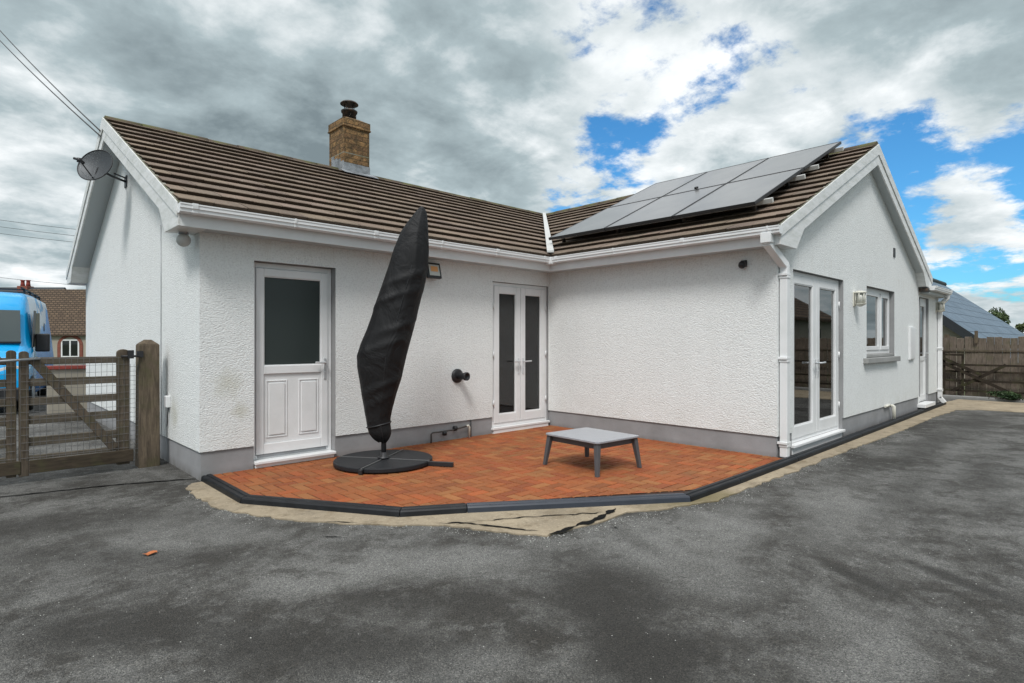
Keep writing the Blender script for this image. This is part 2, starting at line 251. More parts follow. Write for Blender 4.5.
# ================================================================== object helpers
OFF={}
def tag(o,label=None,cat=None,group=None,kind=None):
    if label:o['label']=label
    if cat:o['category']=cat
    if group:o['group']=group
    if kind:o['kind']=kind
    return o
def thing(name,label,cat,loc=(0,0,0),rotz=0,group=None,world=False):
    o=bpy.data.objects.new(name,None); col.objects.link(o); o.location=loc; o.rotation_euler=(0,0,rotz); o.empty_display_size=.2
    tag(o,label,cat,group)
    OFF[o.name]=Vector(loc) if world else Vector((0,0,0))
    return o
class MB:
    """collects geometry, builds ONE mesh object"""
    def __init__(s): s.bm=bmesh.new(); s.mi=0; s.col=None; s.sm=False; s.lay=s.bm.loops.layers.float_color.new('tint'); s.usecol=False
    def f(s,vs,smooth=None):
        try: fc=s.bm.faces.new(vs)
        except ValueError: return None
        fc.material_index=s.mi; fc.smooth=s.sm if smooth is None else smooth
        if s.col is not None:
            for l in fc.loops: l[s.lay]=(*s.col,1)
        return fc
    def v(s,p): return s.bm.verts.new(p)
    def quad(s,*ps): return s.f([s.v(p) for p in ps])
    poly=lambda s,ps: s.f([s.v(p) for p in ps])
    def box(s,a,b,mat=None,taper=None):
        x0,y0,z0=a;x1,y1,z1=b
        P=[Vector(p) for p in((x0,y0,z0),(x1,y0,z0),(x1,y1,z0),(x0,y1,z0),(x0,y0,z1),(x1,y0,z1),(x1,y1,z1),(x0,y1,z1))]
        if mat is not None: P=[mat@p for p in P]
        v=[s.v(p) for p in P]
        for i in((0,3,2,1),(4,5,6,7),(0,1,5,4),(1,2,6,5),(2,3,7,6),(3,0,4,7)): s.f([v[j] for j in i],False)
    def hexa(s,P):
        v=[s.v(p) for p in P]
        for i in((0,3,2,1),(4,5,6,7),(0,1,5,4),(1,2,6,5),(2,3,7,6),(3,0,4,7)): s.f([v[j] for j in i],False)
    def prism(s,pts,d):
        """polygon pts (Vectors) extruded by vector d"""
        d=Vector(d); a=[s.v(p) for p in pts]; b=[s.v(Vector(p)+d) for p in pts]; n=len(pts)
        s.f(a[::-1],False); s.f(b,False)
        for i in range(n): s.f([a[i],a[(i+1)%n],b[(i+1)%n],b[i]],False)
    def tube(s,pts,r,n=10,cap=True,smooth=True,rs=None):
        pts=[Vector(p) for p in pts]; rings=[]
        up=None
        for i,p in enumerate(pts):
            d=(pts[min(i+1,len(pts)-1)]-pts[max(i-1,0)]).normalized()
            if up is None:
                up=Vector((0,0,1)) if abs(d.z)<.9 else Vector((1,0,0))
            a=d.cross(up).normalized(); b=a.cross(d).normalized(); up=b
            rr=rs[i] if rs else r
            rings.append([s.v(p+a*math.cos(2*math.pi*k/n)*rr+b*math.sin(2*math.pi*k/n)*rr) for k in range(n)])
        for i in range(len(rings)-1):
            for k in range(n): s.f([rings[i][k],rings[i][(k+1)%n],rings[i+1][(k+1)%n],rings[i+1][k]],smooth)
        if cap: s.f(rings[0][::-1],False); s.f(rings[-1],False)
    def lathe(s,prof,c,axis=(0,0,1),n=24,smooth=True):
        ax=Vector(axis).normalized(); a=ax.orthogonal().normalized(); b=ax.cross(a); c=Vector(c); rings=[]
        for r,h in prof:
            if r<1e-5: rings.append([s.v(c+ax*h)]); continue
            rings.append([s.v(c+ax*h+a*math.cos(2*math.pi*k/n)*r+b*math.sin(2*math.pi*k/n)*r) for k in range(n)])
        for i in range(len(rings)-1):
            p,q=rings[i],rings[i+1]
            for k in range(n):
                k2=(k+1)%n
                if len(p)==1 and len(q)==1: continue
                if len(p)==1: s.f([p[0],q[k2],q[k]],smooth)
                elif len(q)==1: s.f([p[k],p[k2],q[0]],smooth)
                else: s.f([p[k],p[k2],q[k2],q[k]],smooth)
    def build_split(s,name,mats,parent,bevel=0):
        """every loose piece becomes a mesh object of its own"""
        seen=set(); out=[]
        s.bm.verts.ensure_lookup_table()
        for v0 in s.bm.verts:
            if v0 in seen: continue
            st=[v0]; seen.add(v0); isl=[]
            while st:
                v=st.pop(); isl.append(v)
                for e in v.link_edges:
                    w=e.other_vert(v)
                    if w not in seen: seen.add(w); st.append(w)
            mb=MB(); mp={v:mb.v(v.co) for v in isl}; fs={f for v in isl for f in v.link_faces}
            for f in fs: mb.mi=f.material_index; mb.f([mp[v] for v in f.verts],f.smooth)
            out.append(mb.build(name,mats,parent,bevel))
        s.bm.free(); return out
    def build(s,name,mats,parent=None,bevel=0,seg=2,rn=True):
        if rn: bmesh.ops.recalc_face_normals(s.bm,faces=s.bm.faces)
        me=bpy.data.meshes.new(name)
        if parent is not None:
            off=OFF[parent.name]
            if off.length: bmesh.ops.translate(s.bm,verts=s.bm.verts,vec=-off)
        s.bm.to_mesh(me); s.bm.free()
        o=bpy.data.objects.new(name,me); col.objects.link(o)
        for m in (mats if isinstance(mats,(list,tuple)) else [mats]): me.materials.append(M[m])
        if parent is not None: o.parent=parent; OFF[o.name]=OFF[parent.name]
        else: OFF[o.name]=Vector((0,0,0))
        if bevel:
            b=o.modifiers.new('bevel','BEVEL'); b.width=bevel; b.segments=seg; b.limit_method='ANGLE'; b.angle_limit=R(40)
            b.harden_normals=False
        return o
def place(o,loc):
    """single mesh thing built in world coords: move its origin to loc"""
    loc=Vector(loc); o.data.transform(Matrix.Translation(-loc)); o.location=loc; return o

# ================================================================== world / light / camera
def setup():
    sc.render.engine='CYCLES'
    w=bpy.data.worlds.new('World'); sc.world=w; w.use_nodes=True; t=w.node_tree; N=t.nodes; L=t.links
    N.clear(); out=N.new('ShaderNodeOutputWorld'); bg=N.new('ShaderNodeBackground'); L.new(bg.outputs[0],out.inputs[0])
    def nd(t_,**k):
        n=N.new(t_)
        for a,b in k.items(): setattr(n,a,b)
        return n
    def mth(op,a,b=0.,clamp=False):
        m=nd('ShaderNodeMath',operation=op,use_clamp=clamp)
        for i,v in enumerate((a,b)):
            if isinstance(v,bpy.types.NodeSocket): L.new(v,m.inputs[i])
            else: m.inputs[i].default_value=v
        return m.outputs[0]
    def mp(v,a,b,c,d,smooth=True):
        m=nd('ShaderNodeMapRange'); m.interpolation_type='SMOOTHSTEP' if smooth else 'LINEAR'
        L.new(v,m.inputs[0])
        for i,x in enumerate((a,b,c,d)): m.inputs[i+1].default_value=x
        return m.outputs[0]
    sunaz=math.atan2(-.8,-.6); sunel=R(52)
    sky=nd('ShaderNodeTexSky',sky_type='NISHITA',sun_disc=False,sun_elevation=sunel,sun_rotation=sunaz,air_density=1.1,dust_density=.6,ozone_density=1.6)
    tc=nd('ShaderNodeTexCoord'); D=tc.outputs['Generated']
    sep=nd('ShaderNodeSeparateXYZ'); L.new(D,sep.inputs[0])
    z=mth('MAXIMUM',sep.outputs[2],0.0)
    den=mth('ADD',z,.22)
    cb=nd('ShaderNodeCombineXYZ'); L.new(mth('DIVIDE',sep.outputs[0],den),cb.inputs[0]); L.new(mth('DIVIDE',sep.outputs[1],den),cb.inputs[1])
    def nz(scale,det,rough,loc=(0,0,0),dist=0):
        m=nd('ShaderNodeMapping'); m.inputs['Location'].default_value=loc; L.new(cb.outputs[0],m.inputs[0])
        n=nd('ShaderNodeTexNoise'); n.inputs['Scale'].default_value=scale; n.inputs['Detail'].default_value=det; n.inputs['Roughness'].default_value=rough; n.inputs['Distortion'].default_value=dist
        L.new(m.outputs[0],n.inputs['Vector']); return n.outputs['Fac']
    def blob(px,py,rad,soft=1.0):
        d=Vector(((px-512)/FPX*S+Cc,-(px-512)/FPX*Cc+S,(341.5-py)/FPX)).normalized()
        dp=nd('ShaderNodeVectorMath',operation='DOT_PRODUCT'); L.new(D,dp.inputs[0]); dp.inputs[1].default_value=d
        return mp(dp.outputs['Value'],math.cos(math.atan(rad/FPX)),1.0,0,1)
    cover=nz(1.5,7,.58,(3.1,1.7,0),.15); puff=nz(3.4,9,.60,(7.3,2.2,0),.15); shade=nz(.9,5,.5,(1.2,9.1,0),.3)
    # coverage: where the blue shows
    k=mth('ADD',mth('MULTIPLY',mth('SUBTRACT',cover,.5),1.0),mth('MULTIPLY',mth('SUBTRACT',puff,.5),1.15))
    bias=0.24
    for a in ((150,80,330,.18),(420,60,250,.16),(985,175,210,-.36),(650,125,150,-.11),(700,60,120,-.09),(940,225,110,-.22),(600,185,70,-.13),(985,275,70,.34),(860,40,230,.20),(1000,50,150,.14),(790,140,90,.16),(700,185,60,.12),(900,125,55,-.12),(640,70,60,.06),(960,160,45,.10)):
        bias=mth('ADD',mth('MULTIPLY',blob(*a[:3]),a[3]),bias)
    k=mth('ADD',k,bias)
    cov=mp(mth('ADD',k,mth('MULTIPLY',mth('SUBTRACT',nz(8,7,.68,(4,4,0),.2),.5),.55)),-.06,.17,0,1)
    # brightness of the clouds
    edge=mp(k,.05,.34,.16,0.0)
    br=mth('ADD',.485,mth('MULTIPLY',mth('SUBTRACT',shade,.5),.9)); br=mth('ADD',br,mth('MULTIPLY',mth('SUBTRACT',puff,.5),1.7)); br=mth('ADD',br,mth('MULTIPLY',mth('SUBTRACT',cover,.5),-.7)); br=mth('ADD',br,edge)
    for a in ((600,60,300,.06),(850,60,250,.02),(150,60,200,-.16),(420,70,190,-.15),(300,20,150,-.06),(60,160,120,.10),(245,50,70,.30),(10,110,90,.20),(30,220,90,.14),(330,20,70,.08),(700,190,200,.10),(900,60,180,.02),(985,270,110,.20),(470,165,90,.12),(30,30,80,-.05),(560,120,120,.05)):
        br=mth('ADD',br,mth('MULTIPLY',blob(*a[:3]),a[3]))
    br=mth('ADD',mth('MULTIPLY',br,.88),.07); br=mth('MAXIMUM',br,.1)
    # brighter cloud high overhead, out of the frame
    br=mth('MULTIPLY',br,mp(sep.outputs[2],.52,.85,1.0,2.3))
    cr=nd('ShaderNodeValToRGB'); e=cr.color_ramp.elements; e[0].position=.0; e[0].color=(.13,.17,.19,1); e[1].position=1; e[1].color=(.93,.95,.96,1)
    x=e.new(.5); x.color=(.355,.43,.455,1)
    L.new(mth('MINIMUM',br,1.0),cr.inputs[0])
    boost=mth('MAXIMUM',br,1.0)
    cl=nd('ShaderNodeMix',data_type='RGBA',blend_type='MULTIPLY'); cl.inputs[0].default_value=1; L.new(cr.outputs[0],cl.inputs[6])
    bc=nd('ShaderNodeCombineXYZ'); [L.new(boost,bc.inputs[i]) for i in range(3)]; L.new(bc.outputs[0],cl.inputs[7])
    # sky strength .1 relative, richer blue
    sk=nd('ShaderNodeMix',data_type='RGBA',blend_type='MULTIPLY'); sk.inputs[0].default_value=1; L.new(sky.outputs[0],sk.inputs[6]); sk.inputs[7].default_value=(.036,.088,.122,1)
    CS=10.0
    cl2=nd('ShaderNodeMix',data_type='RGBA',blend_type='MULTIPLY'); cl2.inputs[0].default_value=1; L.new(cl.outputs[2],cl2.inputs[6]); cl2.inputs[7].default_value=(1,1,1,1)
    mx=nd('ShaderNodeMix',data_type='RGBA'); L.new(cov,mx.inputs[0]); L.new(sk.outputs[2],mx.inputs[6]); L.new(cl2.outputs[2],mx.inputs[7])
    # keep the background strength in the physical range: colours are scaled up by 10, strength .1
    up=nd('ShaderNodeVectorMath',operation='SCALE'); L.new(mx.outputs[2],up.inputs[0]); up.inputs['Scale'].default_value=CS
    L.new(up.outputs[0],bg.inputs['Color']); bg.inputs['Strength'].default_value=.1
    sun=bpy.data.lights.new('sun','SUN'); sun.energy=1.9; sun.angle=R(15); sun.color=(1,.985,.96)
    so=bpy.data.objects.new('sun',sun); col.objects.link(so)
    d=Vector((math.sin(sunaz)*math.cos(sunel),math.cos(sunaz)*math.cos(sunel),math.sin(sunel)))
    so.rotation_euler=d.to_track_quat('Z','Y').to_euler(); so.location=(0,0,20)
    cam=bpy.data.cameras.new('camera'); cam.sensor_width=36; cam.lens=FPX/1024*36; cam.clip_end=2000; cam.clip_start=.05
    co=bpy.data.objects.new('camera',cam); col.objects.link(co); co.location=(0,0,CAMH); co.rotation_euler=(R(90),0,TH-R(90)); sc.camera=co
    sc.view_settings.view_transform='Standard'; sc.view_settings.look='None'; sc.view_settings.exposure=0.30; sc.view_settings.gamma=1
    sc.cycles.max_bounces=5; sc.cycles.diffuse_bounces=3; sc.cycles.glossy_bounces=3
setup()

# ================================================================== ground
def ground():
    m=MB(); m.quad((-300,-300,-.07),(400,-300,-.07),(400,400,-.07),(-300,400,-.07)); tag(m.build('ground','grass_ground'),kind='structure')
    m=MB(); m.quad((-20,-25,ZG),(17.45,-25,ZG),(17.45,45,ZG),(-20,45,ZG)); tag(m.build('driveway','asphalt'),kind='structure')
    # older surface beyond the seam by the gate
    m=MB(); m.poly([Vector(p) for p in((-8,8.4,ZG+.004),(-2,7.35,ZG+.004),(.26,6.90,ZG+.004),(1.05,6.72,ZG+.004),(1.80,6.42,ZG+.004),(1.80,14.0,ZG+.004),(1.0,22,ZG+.004),(-8,22,ZG+.004))])
    tag(m.build('old_driveway','asphalt'),kind='structure')
    def ragged(m,pts,w,z=ZG+.008,seed=0):
        r=random.Random(seed); path=[]
        for a,b in zip(pts[:-1],pts[1:]):
            a,b=Vector(a),Vector(b); n=max(2,int((b-a).length/.03))
            for i in range(n): path.append(a.lerp(b,i/n)+Vector((noise.noise(Vector((a.x*9+i*.35,seed,0))),noise.noise(Vector((seed,i*.35+a.y*9,3)))))*.030)
        path.append(Vector(pts[-1]))
        L_=[];R_=[]
        for i,p in enumerate(path):
            d=(path[min(i+1,len(path)-1)]-path[max(0,i-1)]).normalized(); n=Vector((-d.y,d.x)); ww=w*(.85+1.1*noise.noise(Vector((i*.45,seed*3.1,0)))+r.uniform(-.12,.12))*min(1,i/3,(len(path)-1-i)/3)
            L_.append(m.v((*(p+n*ww),z))); R_.append(m.v((*(p-n*ww),z)))
        for i in range(len(path)-1): m.f([L_[i],R_[i],R_[i+1],L_[i+1]])
    m=MB()
    ragged(m,[(-1.5,7.25),(.26,6.88),(1.05,6.71),(1.45,6.56),(1.72,6.44)],.012,ZG+.008,1)
    ragged(m,[(2.62,3.56),(2.76,3.44),(2.90,3.18),(2.98,3.02),(3.05,2.90)],.012,ZG+.016,2)
    ragged(m,[(3.03,2.80),(3.20,2.785),(3.37,2.80),(3.50,2.775),(3.66,2.80),(3.80,2.83),(3.93,2.86)],.026,ZG+.016,3)
    ragged(m,[(2.76,3.44),(3.0,3.32),(3.3,3.16),(3.55,2.98),(3.78,2.86)],.007,ZG+.016,4)
    ragged(m,[(3.5,2.60),(3.56,2.56)],.02,ZG+.010,5)
    ragged(m,[(1.86,3.9),(1.93,3.84),(1.98,3.74)],.016,ZG+.008,6)
    ragged(m,[(2.02,4.2),(2.10,4.12),(2.2,3.98)],.012,ZG+.012,7)
    tag(m.build('driveway_cracks','crack_tar'),kind='structure')
    # sandy concrete skirt with ragged outer edge
    outer=[(1.62,6.24),(1.545,6.03),(1.536,5.184),(1.72,4.708),(1.899,4.354),(2.159,4.005),(2.477,3.654),(2.648,3.516),(2.743,3.284),(2.911,2.98),(3.03,2.80),(3.377,2.764),(3.605,2.728),(3.928,2.745),(4.162,2.589),(4.437,2.514),(4.773,2.395),(5.427,2.40),(6.385,2.36),(7.503,2.37),(8.938,2.33),(10.792,2.30),(12.927,2.30),(14.6,2.22),(14.95,1.9),(15.05,1.25),(15.1,-1),(15.1,-6)]
    inner=[(1.80,6.24),(1.76,6.0),(1.76,5.184),(1.95,4.9),(2.3,4.3),(2.56,3.95),(2.7,3.85),(2.9,3.72),(3.2,3.5),(3.4,3.35),(3.55,3.25),(3.8,3.1),(4.0,2.95),(4.2,2.8),(4.45,2.66),(4.62,2.6),(4.9,2.58),(5.5,2.58),(6.4,2.58),(7.5,2.6),(8.94,2.62),(10.8,2.64),(12.93,2.66),(14.6,2.70),(16.2,2.70),(17.3,2.6),(17.35,-1),(17.35,-6)]
    m=MB(); r=random.Random(4); P=[];Q=[]
    for i in range(len(outer)-1):
        n=max(1,int((Vector(outer[i+1])-Vector(outer[i])).length/.04)); n=min(n,60)
        for k in range(n):
            a=Vector(outer[i]).lerp(Vector(outer[i+1]),k/n); b=Vector(inner[i]).lerp(Vector(inner[i+1]),k/n)
            nn=noise.noise(Vector((a.x*7,a.y*7,0)))*.035+noise.noise(Vector((a.x*23,a.y*23,5)))*.02
            d=(b-a).normalized(); P.append(a+d*nn); Q.append(b)
    P.append(Vector(outer[-1]));Q.append(Vector(inner[-1]))
    z0,z1=ZG-.01,ZG+.010
    vp=[m.v((*p,z1)) for p in P]; vq=[m.v((*q,z1)) for q in Q]; vb=[m.v((*p,z0)) for p in P]
    for i in range(len(P)-1): m.f([vp[i],vp[i+1],vq[i+1],vq[i]]); m.f([vb[i],vb[i+1],vp[i+1],vp[i]])
    tag(m.build('concrete_path','sand_concrete'),kind='structure')
    # grass tuft line and kerb at fence
ground()

# ================================================================== patio
PAT=[(1.80,6.28),(1.80,5.19),(2.55,3.96),(2.99,3.69),(4.585,2.60),(6.846,2.60)]
def patio():
    poly=[(X1+.02,Y1)]+[(1.84,5.20),(2.575,3.985),(3.01,3.725),(4.60,2.64),(5.6,2.61),(X2,2.61),(X2,Y1)]
    hull=[(1.84,Y1),(1.84,5.20),(2.575,3.985),(3.01,3.725),(4.60,2.64),(X2,2.62),(X2,Y1)]
    m=MB(); m.lay; r=random.Random(3); w=.1
    tints=[srgb(188,106,56),srgb(180,102,54),srgb(186,112,62),srgb(180,95,52),srgb(188,122,70),srgb(182,106,58),srgb(196,104,54)]
    old_tints=[srgb(196,98,62),srgb(205,112,72),srgb(184,84,52),srgb(200,120,84),srgb(190,92,66),srgb(174,96,66),srgb(208,104,62),srgb(196,132,92),srgb(212,92,52)]
    def brick(x0,y0,x1,y1):
        cx,cy=(x0+x1)/2,(y0+y1)/2
        if not(1.5<cx<7.1 and 2.4<cy<6.5): return
        c=r.choice(tints); k=r.choice((.86,.94,1.0,1.06,1.12))*r.uniform(.96,1.04)*.56; m.col=tuple(q*k for q in c)
        g=.005; b=.005; z=r.uniform(-.0012,.0012); tx=r.uniform(-.001,.001)
        o=[(x0+g,y0+g),(x1-g,y0+g),(x1-g,y1-g),(x0+g,y1-g)]; i=[(x0+g+b,y0+g+b),(x1-g-b,y0+g+b),(x1-g-b,y1-g-b),(x0+g+b,y1-g-b)]
        lo=[m.v((*p,-.012)) for p in o]; mi=[m.v((*p,-.004+z)) for p in o]; hi=[m.v((p[0],p[1],0+z+tx*(1 if j<2 else -1))) for j,p in enumerate(i)]
        for j in range(4):
            k2=(j+1)%4; m.f([lo[j],lo[k2],mi[k2],mi[j]]); m.f([mi[j],mi[k2],hi[k2],hi[j]])
        m.f(hi)
    for a in range(-80,80):
        for b in range(-40,60):
            ox=(-a-2*b)*w+4.03; oy=(a-2*b)*w+4.47
            brick(ox-2*w,oy,ox,oy+w); brick(ox-w,oy+w,ox,oy+3*w)
    n=len(hull)
    cen=Vector((4.8,4.6,0))
    for i in range(n):
        a=Vector((*hull[i],0)); b=Vector((*hull[(i+1)%n],0)); d=(b-a); no=Vector((d.y,-d.x,0)).normalized()
        if (a-cen).dot(no)<0: no=-no
        geom=list(m.bm.verts)+list(m.bm.edges)+list(m.bm.faces)
        bmesh.ops.bisect_plane(m.bm,geom=geom,plane_co=a,plane_no=no,clear_outer=True,dist=1e-5)
    m.mi=1; m.col=None; m.poly([Vector((*p,-.007)) for p in hull])
    tag(m.build('patio_paving',['paver','joint_sand'],rn=False),kind='structure')
    # black plastic edging: stepped profile swept along the boundary, cut in lengths
    path=[(1.80,6.30),(1.80,5.19),(2.55,3.96),(2.99,3.69),(4.585,2.60),(7.0,2.60),(7.26,2.60)]
    t=thing('patio_edging','black stepped plastic edging around the brick patio and along the gable wall','edging',(4.5,2.7,ZG),world=True)
    pth=[Vector(p) for p in [(1.775,6.285),(1.775,5.18),(2.535,3.93),(2.985,3.655),(4.575,2.575),(5.5,2.565),(7.0,2.57),(9.5,2.585),(12.0,2.60),(14.2,2.615),(15.72,2.62)]]
    # profile offsets: (outward distance, z)
    prof=[(-.055,-.05),(-.055,.010),(-.047,.016),(-.012,.016),(-.006,.006),(.002,.006),(.008,.010),(.030,.008),(.038,-.004),(.046,-.052)]
    def offs(i):
        def nrm(a,b): d=(b-a).normalized(); return Vector((d.y,-d.x))*-1
        if i==0: n=nrm(pth[0],pth[1]); return n
        if i==len(pth)-1: return nrm(pth[-2],pth[-1])
        a=nrm(pth[i-1],pth[i]); b=nrm(pth[i],pth[i+1]); h=(a+b).normalized(); return h/ max(.3,h.dot(a))
    sgn=1
    # make sure normal points away from patio centre
    if (pth[1]+offs(1)-Vector((4.8,4.6))).length<(pth[1]-Vector((4.8,4.6))).length: sgn=-1
    for i in range(len(pth)-1):
        a,b=pth[i],pth[i+1]; na,nb=offs(i)*sgn,offs(i+1)*sgn
        m=MB(); L_=(b-a).length; g=.003/L_
        if i in(0,2,3): pass
        A=[];B=[]
        for d,z in prof:
            pa=a+na*d; pb=b+nb*d
            p=pa.lerp(pb,g); q=pa.lerp(pb,1-g); A.append(m.v((*p,z))); B.append(m.v((*q,z)))
        for k in range(len(prof)-1): m.f([A[k],A[k+1],B[k+1],B[k]])
        m.f(A); m.f(B[::-1])
        o=m.build('edging_strip','edge_grey' if i==3 else 'black_plastic',t,bevel=.002)  # one length of the edging has a paler blue-grey colour
        if i==3: o['label']='lighter blue-grey edging strip at the front of the patio'
patio()

# ================================================================== bungalow
DM,WW=7.098,7.041; OE=.286; ZE=2.634; OG=.274; OG2=.158; ZS=2.433
KM=(4.49-ZE)/(DM/2+OE); KW=(4.42-ZE)/(WW/2+OE)
ZRM,ZRW=4.49,4.42
bung=thing('bungalow','white roughcast L-shaped bungalow with brown tiled roofs and a brick chimney','house',(X1,Y1,ZG),world=True)
def wall_sheet(m,org,u,L_,z0,z1,holes,dep,inn,gable=None,mi=0,rmi=1):
    """org: 2D start, u: unit dir, inn: inward unit; holes (a,b,za,zb)"""
    org=Vector(org);u=Vector(u);inn=Vector(inn)
    P=lambda a,z,d=0: Vector((*(org+u*a+inn*d),z))
    xs=sorted({0,L_,*[h[0] for h in holes],*[h[1] for h in holes]}); zs=sorted({z0,z1,*[min(max(h[2],z0),z1) for h in holes],*[h[3] for h in holes]})
    m.mi=mi
    for i in range(len(xs)-1):
        for j in range(len(zs)-1):
            cx,cz=(xs[i]+xs[i+1])/2,(zs[j]+zs[j+1])/2
            if any(h[0]<cx<h[1] and h[2]<cz<h[3] for h in holes): continue
            m.poly([P(xs[i],zs[j]),P(xs[i+1],zs[j]),P(xs[i+1],zs[j+1]),P(xs[i],zs[j+1])])
    m.mi=rmi
    for a,b,za,zb in holes:
        za_=max(za,z0)
        m.poly([P(a,za_),P(a,zb),P(a,zb,dep),P(a,za_,dep)]); m.poly([P(b,za_),P(b,za_,dep),P(b,zb,dep),P(b,zb)])
        m.poly([P(a,zb),P(b,zb),P(b,zb,dep),P(a,zb,dep)])
        if za>z0: m.poly([P(a,za_),P(a,za_,dep),P(b,za_,dep),P(b,za_)])
        if abs((b-a)-(D1[1]-D1[0]))<.03 or (b-a)>2.0 or a<0: m.poly([P(a,za_,dep+.0),P(b,za_,dep+.0),P(b,zb,dep+.0),P(a,zb,dep+.0)])
    if gable:
        m.mi=mi; m.poly([P(a,z) for a,z in gable])
HP=.242
D1=(.509,1.428,0,2.199); D2=(3.879,5.075,0,2.222)
F2=(.457,2.332,0,2.225); WN=(3.449,5.10,1.085,2.223); BD=(6.95,7.80,0.0,2.235)
def walls():
    m=MB(); pr=.016   # render stands proud of the plinth
    yb=Y1+DM
    # main wing: front wall, left gable wall, back wall, right end
    wall_sheet(m,(X1-pr,Y1-pr),(1,0),X2-X1+pr,HP,2.62,[(a+pr,b+pr,c,d) for a,b,c,d in(D1,D2)],.15,(0,1))
    wall_sheet(m,(X1-pr,yb+pr),(0,-1),DM+2*pr,HP,2.50,[],.1,(1,0),gable=[(0,2.5),(DM+2*pr,2.5),(DM/2+pr,2.5+KM*(DM/2)+.02)])
    wall_sheet(m,(X1,yb),(1,0),12.15,-.05,2.6,[],.1,(0,-1))
    wall_sheet(m,(X2+WW,Y3),(0,1),yb-Y3,-.05,2.6,[],.1,(-1,0))
    # wing: wall on the patio side, gable wall
    wall_sheet(m,(X2-pr,Y1),(0,-1),Y1-Y3+pr,HP,2.62,[],.1,(1,0))
    wall_sheet(m,(X2-pr,Y3-pr),(1,0),WW+pr,HP,2.50,[(a+pr,b+pr,c,min(d,9)) for a,b,c,d in(F2,WN)]+[(BD[0]+pr,WW+pr,HP-.1,BD[3])],.13,(0,1),gable=[(0,2.5),(WW+pr,2.5),(WW/2+pr,2.5+KW*(WW/2)+.02)])
    # underside of the render, coloured near-black to paint in its shadow line
    m.mi=2
    for a,b in ((X1-pr,X1+D1[0]),(X1+D1[1],X1+D2[0]),(X1+D2[1],X2)): m.quad((a,Y1-pr,HP),(b,Y1-pr,HP),(b,Y1+.01,HP),(a,Y1+.01,HP))
    m.quad((X1-pr,Y1+.011,HP),(X1+.01,Y1+.011,HP),(X1+.01,yb,HP),(X1-pr,yb,HP))
    m.quad((X2-pr,Y3+.011,HP),(X2+.01,Y3+.011,HP),(X2+.01,Y1-pr,HP),(X2-pr,Y1-pr,HP))
    for a,b in ((X2-pr,X2+F2[0]),(X2+F2[1],X2+BD[0]),(X2+BD[1],15.6)): m.quad((a,Y3-pr,HP),(b,Y3-pr,HP),(b,Y3+.01,HP),(a,Y3+.01,HP))
    # low flat section beyond the gable (with the back door)
    ex=X2+WW; EL=15.62-ex
    wall_sheet(m,(ex,Y3-pr),(1,0),EL,HP,2.32,[(-.001,BD[1]-WW,HP-.1,BD[3])],.13,(0,1))
    wall_sheet(m,(ex+EL,Y3-pr),(0,1),4.2,HP,2.32,[],.1,(-1,0))
    m.mi=0
    o=m.build('wall',['roughcast','reveal_paint','cable_shade_black'],bung,rn=False)
    # plinth
    m=MB()
    for a,b in ((X1,X1+D1[0]),(X1+D1[1],X1+D2[0]),(X1+D2[1],X2)): m.quad((a,Y1,-.07),(b,Y1,-.07),(b,Y1,HP+.01),(a,Y1,HP+.01))
    m.quad((X1,yb,-.07),(X1,Y1,-.07),(X1,Y1,HP+.01),(X1,yb,HP+.01))
    m.quad((X2,Y1,-.07),(X2,Y3,-.07),(X2,Y3,HP+.01),(X2,Y1,HP+.01))
    for a,b in ((X2,X2+F2[0]),(X2+F2[1],X2+BD[0]),(X2+BD[1],15.6)): m.quad((a,Y3,-.07),(b,Y3,-.07),(b,Y3,HP+.01),(a,Y3,HP+.01))
    m.quad((15.6,Y3,-.07),(15.6,6.9,-.07),(15.6,6.9,HP+.01),(15.6,Y3,HP+.01))
    for a,b,y in ((X1+D1[0],X1+D1[1],Y1),(X1+D2[0],X1+D2[1],Y1),(X2+F2[0],X2+F2[1],Y3),(X2+BD[0],X2+BD[1],Y3)):
        m.quad((a,y,-.07),(a,y+.18,-.07),(a,y+.18,HP+.01),(a,y,HP+.01)); m.quad((b,y,-.07),(b,y+.18,-.07),(b,y+.18,HP+.01),(b,y,HP+.01)); m.quad((a,y+.175,-.07),(b,y+.175,-.07),(b,y+.175,.07),(a,y+.175,.07))
    m.build('plinth','plinth_paint',bung,rn=False)
    # gable vent slot
    m=MB(); m.box((X2+5.02,Y3-.03,2.83),(X2+5.12,Y3-.014,2.99)); m.build('vent','black_metal',bung)
walls()
